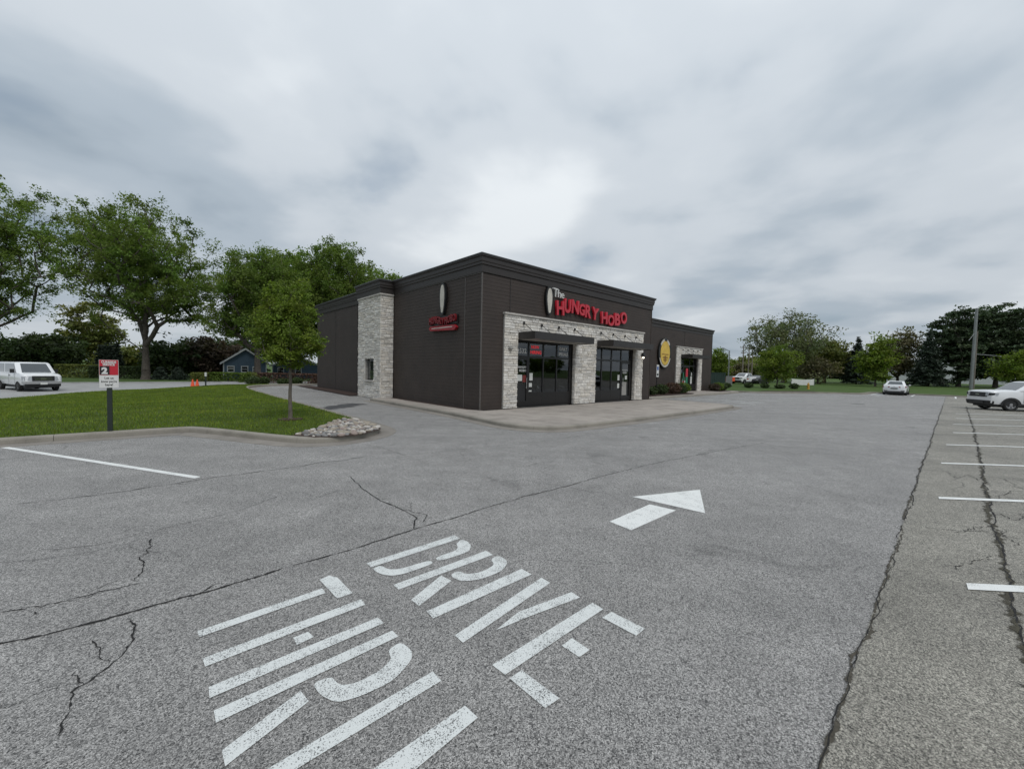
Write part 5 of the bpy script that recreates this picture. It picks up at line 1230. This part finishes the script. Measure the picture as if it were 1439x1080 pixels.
def sedan(name, label, loc, rz, paint, group=None):
    c = thing(name, label, 'car', loc, rz, group); m = MB()
    loftbody(m, [(2.40, .42, .62, .62, .02), (2.30, .30, .76, .78, .03), (1.9, .24, .86, .87, .04), (1.1, .22, .95, .91, .03), (.6, .22, .97, .91, .0), (-.9, .22, 1.0, .915, 0), (-1.7, .24, 1.04, .91, .02), (-2.15, .28, 1.06, .885, .02), (-2.33, .34, 1.02, .83, .01), (-2.40, .42, .92, .76, 0)])
    m.build('body', paint, c, fix=True, auto=40); cabin(c, (1.05, -1.72), (.25, -1.02), .96, 1.45, .84, .62, paint)
    for sd in (-1, 1):
        for x in (1.38, -1.40): arch(c, x, sd * .902, .385, sd); wheel(c, x, sd * .82, .325, .21, .225, sd)
        MB().hexa([(-2.425, sd * .34, .78), (-2.30, sd * .34, .78), (-2.02, sd * .925, .80), (-2.34, sd * .875, .79), (-2.415, sd * .34, .88), (-2.28, sd * .34, .88), (-1.98, sd * .925, .93), (-2.335, sd * .86, .92)]).build('taillight', 'tail_red', c, fix=True)
        MB().box(-2.40, -2.30, sd * .5, sd * .78, .42, .50).build('bumper_vent', 'plastic_black', c, fix=True)
        MB().hexa([(.70, sd * .90, .96), (.82, sd * .90, .96), (.80, sd * 1.06, .98), (.70, sd * 1.06, .98), (.70, sd * .90, 1.08), (.78, sd * .90, 1.08), (.77, sd * 1.06, 1.08), (.70, sd * 1.06, 1.08)]).build('mirror', paint, c, fix=True)
        MB().hexa([(2.22, sd * .45, .60), (2.38, sd * .45, .60), (2.32, sd * .74, .62), (2.0, sd * .86, .66), (2.2, sd * .45, .70), (2.34, sd * .45, .70), (2.27, sd * .76, .72), (1.95, sd * .875, .76)]).build('headlight', 'headlamp', c, fix=True)
    MB().box(-2.2, 2.1, -.7, .7, .15, .3).build('underside_shade_block', 'plastic_black', c, fix=True)  # added black block that darkens the shaded gap beneath the car
    MB().box(-2.435, -2.37, -.26, .26, .62, .78).build('plate', 'pole_metal', c, fix=True)
    MB().box(-2.395, -2.2, -.72, .72, .22, .41).build('bumper', 'plastic_black', c, fix=True); MB().box(2.2, 2.41, -.55, .55, .28, .44).build('bumper', 'plastic_black', c, fix=True)
    MB().box(-2.42, -2.36, -.06, .06, .885, .92).build('badge', 'chrome', c, fix=True)
    return c
def van(label, loc, rz):
    c = thing('passenger_van', label, 'van', loc, rz); m = MB()
    loftbody(m, [(2.72, .58, 1.16, .86, .02), (2.66, .50, 1.22, .95, .03), (2.4, .46, 1.28, .985, .04), (1.75, .44, 1.36, 1.0, .03), (1.3, .44, 1.38, 1.0, 0), (-3.2, .46, 1.38, 1.0, 0), (-3.35, .55, 1.36, .97, 0)])
    m.build('body', 'car_white', c, fix=True, auto=40)
    cabin(c, (1.62, -3.3), (.80, -3.2), 1.33, 2.12, .975, .86, 'car_white')
    for sd in (-1, 1):
        for x in (1.68, -1.82): arch(c, x, sd * .985, .43, sd); wheel(c, x, sd * .90, .365, .24, .22, sd, 'chrome')
        MB().hexa([(2.55, sd * .565, .79), (2.75, sd * .565, .79), (2.70, sd * .93, .79), (2.45, sd * .995, .79), (2.53, sd * .565, 1.10), (2.74, sd * .565, 1.10), (2.69, sd * .935, 1.10), (2.43, sd * 1.0, 1.10)]).build('headlight', 'headlamp', c, fix=True)
        MB().hexa([(1.1, sd * 1.0, 1.34), (1.2, sd * 1.0, 1.34), (1.18, sd * 1.2, 1.34), (1.1, sd * 1.2, 1.34), (1.1, sd * 1.0, 1.62), (1.2, sd * 1.0, 1.62), (1.18, sd * 1.2, 1.62), (1.1, sd * 1.2, 1.62)]).build('mirror', 'plastic_black', c, fix=True)
        for x in (1.2, .05): MB().box(x, x + .015, sd * .996, sd * 1.006, .5, 1.3).build('door_seam', 'rim', c, fix=True)
        MB().box(.12, .30, sd * .998, sd * 1.03, 1.12, 1.17).build('door_handle', 'plastic_black', c, fix=True)
    MB().box(-3.0, 2.3, -.8, .8, .26, .5).build('underside_shade_block', 'plastic_black', c, fix=True)  # black block added so the van's underside reads as shaded
    MB().box(2.66, 2.745, -.56, .56, .77, 1.13).build('grille', 'plastic_black', c, fix=True)
    for z in (.84, .93, 1.02): MB().box(2.746, 2.765, -.44, .44, z - .012, z + .012).build('grille_bar', 'chrome', c, fix=True)
    MB().box(2.746, 2.77, -.14, .14, .89, .99).build('badge', 'chrome', c, fix=True)
    MB().hexa([(2.5, -1.0, .56), (2.80, -.88, .56), (2.80, .88, .56), (2.5, 1.0, .56), (2.5, -1.0, .74), (2.82, -.90, .74), (2.82, .90, .74), (2.5, 1.0, .74)]).build('bumper', 'chrome', c, fix=True)
    MB().box(2.81, 2.83, -.18, .18, .52, .66).build('plate', 'sign_white', c, fix=True)
    MB().box(2.3, 2.7, -.9, .9, .36, .55).build('air_dam', 'plastic_black', c, fix=True)
    return c
# van: its front wheels stand where the drive meets the street
hd = rad(-25); fw = Vector((-35.8, 29.1)); hf = Vector((math.cos(hd), math.sin(hd))); ctr = fw + Vector((-hf.y, hf.x)) * 0.9 - hf * 1.68
van('white passenger van with chrome bumper turning in from the street', (ctr.x, ctr.y, -0.61), hd)
hp = PI - rad(15)      # near front wheel stands on its spot, nose towards the aisle
hv = Vector((math.cos(hp), math.sin(hp))); hn = Vector((-hv.y, hv.x)) * -1; pc = Vector((29.35, 23.6)) + hn * 0.83 - hv * 1.53
pickup('pickup_truck', 'white pickup truck with black grille parked across the cracked asphalt strip', (pc.x, pc.y, 0.006), hp, 'car_white')
cs = far(1258, 41.0); sedan('parked_sedan', 'white sedan seen from behind, parked facing the far grass', (cs.x + U.x * 2.4, cs.y + U.y * 2.4, 0.006), THETA, 'car_white')
P = far(1046, 66); P.z = 0.20; pickup('distant_pickup', 'distant white pickup beyond the far lawn in front of the utility poles', P, THETA + rad(170), 'car_white')
P = far(1066, 67); P.z = 0.20; sedan('distant_car', 'distant black car beside the white pickup beyond the far lawn', P, THETA + rad(172), 'car_black')

# ================================================================== SIGNS AND STREET FURNITURE
P = G(155, 605, 0.14)
yaw = math.atan2(-P.y, -P.x) + PI / 2 + rad(-6)
cs_ = thing('curbside_sign', 'red and white curbside service sign numbered 2 on a dark green post', 'sign', (P.x, P.y, 0.11), yaw)
MB().box(-0.045, 0.045, -0.045, 0.045, -0.1, 1.25).build('post', 'post_green', cs_, fix=True, bevel=0.006)
sz0, sz1, sw_ = 1.07, 1.73, 0.165
MB().box(-sw_, sw_, -0.060, -0.050, sz0, sz1).build('panel', 'sign_white', cs_, fix=True)
MB().box(-sw_ + .006, sw_ - .006, -0.064, -0.061, sz0 + .30, sz1 - .006).build('red_field', 'sign_red', cs_, fix=True)
MB().box(-sw_ + .012, 0.012, -0.0675, -0.0645, sz0 + .31, sz0 + .51).build('black_field', 'sign_black', cs_, fix=True)
def stext(b, x, z, s, mat, off, sx=1.0, y=-0.069):
    o = link('lettering', text_mesh(b, s, 0.001, off, sx=sx), mat, cs_); o.location = (x, y, z); o.rotation_euler = (PI / 2, 0, 0)
stext('CURBSIDE', 0, sz0 + .585, .07, 'sign_white', .003, 0.8); stext('SERVICE', 0, sz0 + .525, .07, 'sign_white', .003, 0.8); stext('2', -.072, sz0 + .335, .2, 'sign_white', .012, 0.95)
stext('Let us', 0, sz0 + .205, .075, 'sign_black', .001, .85, -.0625); stext("know you're", 0, sz0 + .125, .075, 'sign_black', .001, .7, -.0625); stext('here!', 0, sz0 + .045, .075, 'sign_black', .001, .85, -.0625)
# cones and marker post
for i, px in enumerate((270.5, 277)):
    Q = far(px, 37.5); z = lawn_z(*toab(Q)); c = thing('traffic_cone', 'bright orange cone standing on the lawn edge by the street', 'cone', (Q.x, Q.y, z), 0.3, 'orange cones')
    MB().box(-.2, .2, -.2, .2, -0.02, .04).build('base', 'orange', c, fix=True); MB().tube((0, 0, .04), (0, 0, .72), .17, .035, 14).build('cone', 'orange', c, fix=True, smooth=False)
Q = far(289, 37); c = thing('marker_post', 'thin dark marker post with a white cap beside the orange cones', 'post', (Q.x, Q.y, lawn_z(*toab(Q))), 0)
MB().box(-.04, .04, -.04, .04, -.1, 1.05).build('post', 'post_green', c, fix=True); MB().box(-.06, .06, -.06, .06, 1.05, 1.42).build('cap', 'sign_white', c, fix=True)
# accessible parking sign in front of the wing
Q = AB(17.9, -1.75, 0.12); c = thing('parking_sign', 'white accessible parking sign on a thin dark post before the wing wall', 'sign', Q, THETA)
MB().tube((0, 0, -.05), (0, 0, 2.1), .03, n=8).build('post', 'frame_black', c, fix=True); MB().box(-.17, .17, -.05, -.035, 1.35, 2.25).build('panel', 'sign_white', c, fix=True)
MB().box(-.11, .11, -.054, -.051, 1.85, 2.12).build('symbol', 'sign_blue', c, fix=True); MB().box(-.12, .12, -.054, -.051, 1.45, 1.6).build('symbol', 'post_green', c, fix=True)
# vertical flags at the wing doorway
for i, (a, b, h) in enumerate(((23.75, -2.5, 1.75), (24.85, -2.75, 2.1))):
    c = thing('door_flag', ['narrow green and red banner flag on the left of the wing stone pillar', 'tall red and green banner flag in the wing doorway'][i], 'flag', AB(a, b, 0.12), THETA)
    MB().tube((0, 0, -.03), (0, 0, h), .016, n=6).build('pole', 'frame_black', c, fix=True)
    for k, (z0, z1, mt) in enumerate(((h - .75, h - .02, ('flag_green', 'flag_red')[i]), (h - 1.6, h - .752, ('flag_red', 'flag_green')[i]))):
        m = MB(); n = 8; vs = []
        for q in range(n + 1):
            x = .02 + .46 * q / n * (1 if i else .5); y = .03 * math.sin(q * 1.1)
            vs += [(x, y, z0), (x, y, z1), (x, y + .006, z0), (x, y + .006, z1)]
        fs = []
        for q in range(n): a_ = 4 * q; b_ = a_ + 4; fs += [(a_, b_, b_ + 1, a_ + 1), (a_ + 2, a_ + 3, b_ + 3, b_ + 2), (a_ + 1, b_ + 1, b_ + 3, a_ + 3), (a_, a_ + 2, b_ + 2, b_)]
        m.add(vs, fs); m.build('cloth', mt, c, fix=True)
# hydrant
Q = far(1137, 49.5); Q.z = 0.13; c = thing('fire_hydrant', 'yellow fire hydrant on the grass by the far kerb', 'hydrant', Q, 0.4)
MB().tube((0, 0, -.05), (0, 0, .06), .17, n=14).tube((0, 0, .06), (0, 0, .58), .115, n=14).build('barrel', 'hydrant_yellow', c, fix=True); MB().ball((0, 0, .6), .14, .14, .14).tube((0, 0, .7), (0, 0, .8), .04, n=6).build('bonnet', 'hydrant_yellow', c, fix=True)
for a_ in (0, PI / 2, PI): MB().tube((0, 0, .42), (.19 * math.cos(a_), .19 * math.sin(a_), .42), .06, n=8).build('nozzle', 'hydrant_yellow', c, fix=True)
# banner
Q = far(1129, 58); Q.z = 0.16; d = far(1145, 58) - far(1113, 58); c = thing('white_banner', 'long white banner stretched between two short stakes on the far lawn', 'banner', Q, math.atan2(d.y, d.x))
n = 14; m = MB(); vs = []
for q in range(n + 1):
    t = q / n * 2 - 1; sag = .12 * (1 - t * t); vs += [(t * 1.62, 0.02 * math.sin(q * 2), .28 - sag * .3), (t * 1.62, .02 * math.sin(q * 2), 1.15 - sag), (t * 1.62, .012 + .02 * math.sin(q * 2), .28 - sag * .3), (t * 1.62, .012 + .02 * math.sin(q * 2), 1.15 - sag)]
fs = []
for q in range(n): a_ = 4 * q; b_ = a_ + 4; fs += [(a_, b_, b_ + 1, a_ + 1), (a_ + 2, a_ + 3, b_ + 3, b_ + 2), (a_ + 1, b_ + 1, b_ + 3, a_ + 3), (a_, a_ + 2, b_ + 2, b_)]
m.add(vs, fs); m.build('cloth', 'sign_white', c, fix=True)
for s_ in (-1, 1): MB().tube((s_ * 1.66, 0, -.1), (s_ * 1.66, 0, 1.25), .03, n=6).build('stake', 'pole_metal', c, fix=True)
# poles
def upole(px, D, top, lb, arms, lean=0.0, grp=None, r=.15, nm='utility_pole', base=538):
    Q = far(px, D); Q.z = 0.1; h = px2m(base - top, D); c = thing(nm, lb, 'utility pole', Q, THETA - .3, grp)
    MB().tube((0, 0, -.2), (lean * h, 0, h), r, r * .65, 10).build('pole', 'pole_wood', c, fix=True, smooth=False)
    for z, w in arms:
        MB().box(lean * z - w, lean * z + w, -.06, .06, h - z - .06, h - z + .06).build('crossarm', 'pole_wood', c, fix=True)
        for x in (-w * .9, -w * .4, w * .4, w * .9): MB().tube((lean * z + x, 0, h - z + .06), (lean * z + x, 0, h - z + .28), .04, n=6).build('insulator', 'rim', c, fix=True)
    return c
upole(1043.5, 88, 487, 'utility pole with a crossarm, leftmost of three behind the white pickup', ((.5, 1.1), (1.7, .7)))
upole(1051.5, 90, 489, 'utility pole with a long top crossarm, middle of three behind the black car', ((.3, 1.4),))
upole(1056.5, 92, 488, 'utility pole with one short crossarm, next to the round green kerb tree', ((.4, .9),))
Q = far(1366, 57); Q.z = 0.3; h = px2m(548 - 434, 57)
c = thing('light_pole', 'tall pale weathered pole with a second post strapped to it at the lawn edge', 'pole', Q, 0)
MB().tube((0, 0, -.2), (.10, 0, h), .20, .15, 12).build('pole', 'pole_metal', c, fix=True); MB().tube((.34, 0, -.2), (.36, 0, h * .72), .11, .10, 10).build('conduit', 'pole_wood', c, fix=True)
MB().tube((.1, 0, h * .44), (6.5, 1.0, h * .42), .035, n=5).build('cable', 'rim', c, fix=True); MB().tube((.05, 0, h * .70), (-1.2, -.4, h * .60), .03, n=5).build('bracket', 'pole_metal', c, fix=True)
Q = far(1024, 58); Q.z = 0.1; h = px2m(540 - 491, 58)
c = thing('street_lamp', 'thin grey street lamp with a long arm reaching toward the wing', 'street lamp', Q, THETA + PI)
MB().tube((0, 0, -.2), (0, 0, h), .09, .07, 8).build('pole', 'pole_metal', c, fix=True); MB().tube((0, 0, h - .1), (3.0, .3, h + .15), .045, .03, 6).build('arm', 'pole_metal', c, fix=True); MB().box(2.9, 3.5, .2, .4, h + .1, h + .2).build('lamp_head', 'pole_metal', c, fix=True)
# dark green enclosure behind the wing
Q0 = far(992, 56); Q1 = far(1020, 56); d = Q1 - Q0; c = thing('bin_enclosure', 'dark green fenced bin enclosure past the end of the wing', 'enclosure', (Q0 + Q1) / 2, math.atan2(d.y, d.x))
L_ = d.length / 2; k = 9
for i in range(k):
    x0 = -L_ + 2 * L_ * i / k; MB().box(x0 + .008, x0 + 2 * L_ / k - .008, -.04, .04, 0.05, 1.85).build('board', 'dumpster_green', c, fix=True)
MB().box(-L_, L_, .045, 2.5, 0.05, 1.75).build('body', 'dumpster_green', c, fix=True); MB().box(-L_ - .06, L_ + .06, -.07, .07, 1.852, 1.95).build('rail', 'dumpster_green', c, fix=True)
MB().box(L_ + .05, L_ + .95, -.03, .03, .05, 1.5).build('gate', 'pole_metal', c, fix=True)
Q = far(1026, 62); Q.z = 0.1; c = thing('orange_sign', 'small orange roadside sign right of the dark green enclosure', 'sign', Q, THETA - PI / 4); MB().tube((0, 0, -.1), (0, 0, 1.0), .03, n=6).build('post', 'pole_metal', c, fix=True); MB().box(-.75, .75, -.06, -.03, .55, 1.15).build('panel', 'orange', c, fix=True)
# ---- houses --------------------------------------------------------
def house(name, label, loc, rz, w, d, h, rise, wall, roof, wins, over=.45, trim='house_white'):
    c = thing(name, label, 'house', loc, rz); m = MB()
    m.extr([(-w / 2, 0, -.3), (w / 2, 0, -.3), (w / 2, 0, h), (0, 0, h + rise), (-w / 2, 0, h)], (0, d, 0)); m.build('wall', wall, c, fix=True)
    sl = rise / (w / 2)
    for s_ in (-1, 1):
        a = (s_ * (w / 2 + over), h - over * sl); MB().extr([(a[0], -over, a[1] + .02), (0, -over, h + rise + .02), (0, -over, h + rise + .17), (a[0], -over, a[1] + .17)], (0, d + 2 * over, 0)).build('roof', roof, c, fix=True)
        MB().extr([(a[0], -over - .03, a[1] - .08), (0, -over - .03, h + rise - .08), (0, -over - .03, h + rise + .19), (a[0], -over - .03, a[1] + .19)], (0, .028, 0)).build('fascia', trim, c, fix=True)
        MB().box(s_ * w / 2 - .07, s_ * w / 2 + .07, -.03, -.002, -.3, h - .05).build('corner_board', trim, c, fix=True)
    for x, z0, ww, hh in wins:
        f = MB().box(x - ww / 2, x + ww / 2, -.05, -.003, z0, z0 + hh).build('window', trim, c, fix=True); MB().box(x - ww / 2 + .12, x + ww / 2 - .12, -.062, -.051, z0 + .12, z0 + hh - .12).build('pane', 'car_glass', f, fix=True)
        MB().box(x - ww / 2 + .12, x + ww / 2 - .12, -.072, -.063, z0 + hh / 2 - .03, z0 + hh / 2 + .03).build('sash', trim, f, fix=True)
    n_ = int((h - .1) / .35)
    for k_ in range(n_):
        m = MB().box(-w / 2 + .09, w / 2 - .09, -.018, -.001, .05 + k_ * .35, .07 + k_ * .35); m.build('lap_line', wall, c, fix=True)
    return c
Q = far(345, 62); Q.z = ground_w(Q) + .06; wv = px2m(50, 62)
house('blue_house', 'blue clapboard house with white trim behind the maple and hedges', Q, math.atan2(-Q.y, -Q.x) + PI / 2 + rad(4), wv, 9, 2.5, 2.0, 'house_blue', 'roof_grey', [(-wv * .34, .95, .95, 1.0), (-wv * .02, .95, .95, 1.0), (wv * .25, .8, .95, 1.1)])
Q = far(418, 70); Q.z = ground_w(Q) + .06; wv = px2m(60, 70)
house('blue_house', 'lower blue house wing with white window beside the restaurant corner', Q, math.atan2(-Q.y, -Q.x) + PI / 2 - rad(3), wv, 7, 2.1, 1.6, 'house_blue', 'roof_grey', [(-wv * .34, .7, 1.0, 1.1), (wv * .02, .7, 1.0, 1.1)])
Q = far(1358, 84); Q.z = 0.3; wv = px2m(150, 84)
house('pale_house', 'pale grey house half hidden behind the tall pines', Q, math.atan2(-Q.y, -Q.x) + PI / 2 + rad(12), wv, 9, 3.6, 3.2, 'house_white', 'roof_grey', [(-5, 1, 1.2, 1.4), (0, 1, 1.2, 1.4), (5, 1, 1.2, 1.4)])
Q = far(985, 150); Q.z = 0.3; house('blue_roofed_building', 'low building with a blue roof seen just past the wing', Q, math.atan2(-Q.y, -Q.x) + PI / 2, 22, 12, 3.8, 2.6, 'house_white', 'roof_blue', [(-6, 1, 1.5, 1.5), (6, 1, 1.5, 1.5)], trim='roof_blue')
